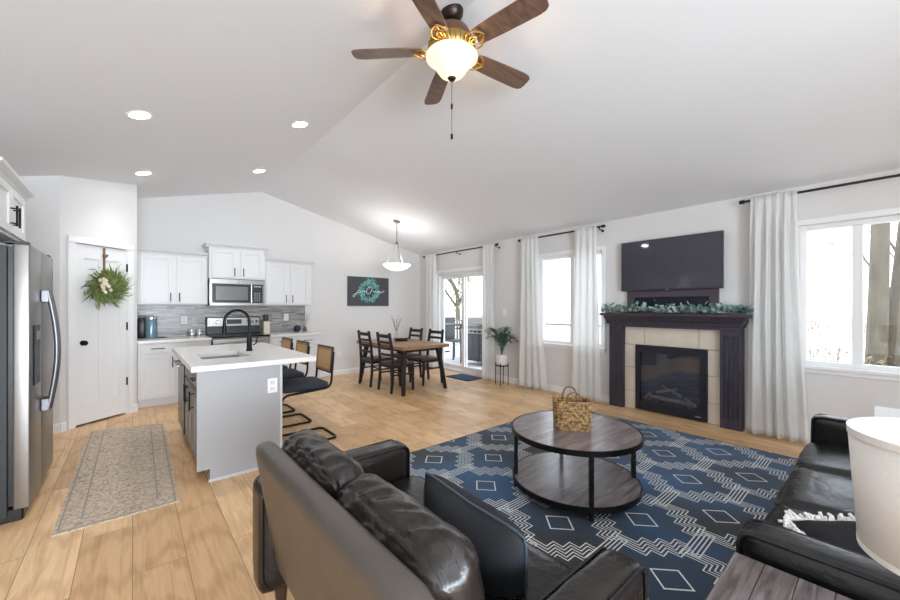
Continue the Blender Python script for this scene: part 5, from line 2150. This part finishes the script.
l.energy, l.color, l.shadow_soft_size = 9, (1, .72, .42), .05
lo = bpy.data.objects.new('fan_bulbs', l)
lo.location = (fx, fy, fz - .085)
COL.objects.link(lo)

# ================================================================== PENDANT
qx, qy = 3.68, 5.80
qz = zc(qx)
t = thing('pendant_lamp', 'white glass bowl pendant hanging over the dining table', 'pendant lamp', (qx, qy, qz))
NICK = mat('brushed_nickel', '#7c7873', .3, .8)
bm = lathe(BM(), [(.03, -.03), (.06, -.022), (.066, -.0)], (0, 0, 0), 24)
bmesh.ops.transform(bm, matrix=Matrix.Translation((qx, qy, qz)) @ Matrix.Rotation(math.atan(SLR), 4, 'Y'), verts=bm.verts[:])
ob('canopy', bm, NICK, t)
bm = BM()
n_ = 15
ztop, zbot = qz - .03, 2.555
for i in range(n_):
    zz = ztop + (zbot - ztop) * (i + .5) / n_
    r_ = (ztop - zbot) / n_ * .62
    rg = [(qx + (.008 * math.cos(q) if i % 2 else 0), qy + (0 if i % 2 else .008 * math.cos(q)), zz + r_ * math.sin(q)) for q in [k * PI / 5 for k in range(11)]]
    tube(bm, rg, .0025, 5, cap=False)
tube(bm, [(qx + .005 * math.sin(i), qy + .006 * math.cos(i * 1.3), ztop + (zbot - ztop) * i / 12) for i in range(13)], .003, 5)
ob('chain', bm, NICK, t)
ob('hub', lathe(BM(), [(.012, 2.50), (.03, 2.51), (.03, 2.535), (.012, 2.56)], (qx, qy, 0), 20), NICK, t)
for k in range(3):
    a = k * 2 * PI / 3 + .35
    ob('support_rod', cyl(BM(), (qx + .02 * math.cos(a), qy + .02 * math.sin(a), 2.515), (qx + .20 * math.cos(a), qy + .20 * math.sin(a), 2.138), .006, n=8), NICK, t)
bm = lathe(BM(), [(.02, 2.035), (.08, 2.041), (.15, 2.062), (.205, 2.093), (.243, 2.128), (.25, 2.142)], (qx, qy, 0), 48, cap0=True, cap1=False)
ob('glass_bowl', bm, mat('glowing_white_glass', '#ffffff', .4, emit='#fffaf2', estr=1.3, var=.01), t, label='glowing white alabaster glass bowl', solid=.005)
l = bpy.data.lights.new('pendant_bulb', 'POINT')
l.energy, l.color, l.shadow_soft_size = 5, (1, .97, .93), .05
lo = bpy.data.objects.new('pendant_bulb', l)
lo.location = (qx, qy, 2.10)
COL.objects.link(lo)

# ================================================================== RECESSED LIGHTS
labs = ['near left recessed ceiling light, largest of the four in view', 'near right recessed ceiling light close to the ridge',
        'far left recessed ceiling light above the pantry door', 'far right recessed ceiling light nearest the ridge end and the far wall']
for (x, y), lb in zip(((.045, 4.03), (1.35, 4.03), (.10, 5.80), (1.375, 5.80)), labs):
    z = zc(x)
    t = thing('recessed_light', lb, 'ceiling light', (x, y, z), group='recessed ceiling lights over the kitchen')
    Rm = Matrix.Translation((x, y, z)) @ Matrix.Rotation(-math.atan(SLL), 4, 'Y')
    bm = lathe(BM(), [(.072, -.004), (.092, -.006), (.094, 0), (.072, .0), (.072, -.004)], (0, 0, 0), 36, cap0=False, cap1=False)
    bmesh.ops.transform(bm, matrix=Rm, verts=bm.verts[:])
    ob('trim_ring', bm, TRIM, t)
    bm = lathe(BM(), [(.072, -.002), (.072, -.0005)], (0, 0, 0), 36)
    bmesh.ops.transform(bm, matrix=Rm, verts=bm.verts[:])
    ob('lens', bm, mat('lit_lens', '#ffffff', .4, emit='#ffffff', estr=22, var=.01), t)
    l = bpy.data.lights.new('recessed_bulb', 'SPOT')
    l.energy, l.spot_size, l.spot_blend, l.shadow_soft_size = 11, R(112), .9, .06
    l.color = (1, .985, .97)
    lo = bpy.data.objects.new('recessed_bulb', l)
    lo.location = (x, y, z - .03)
    COL.objects.link(lo)
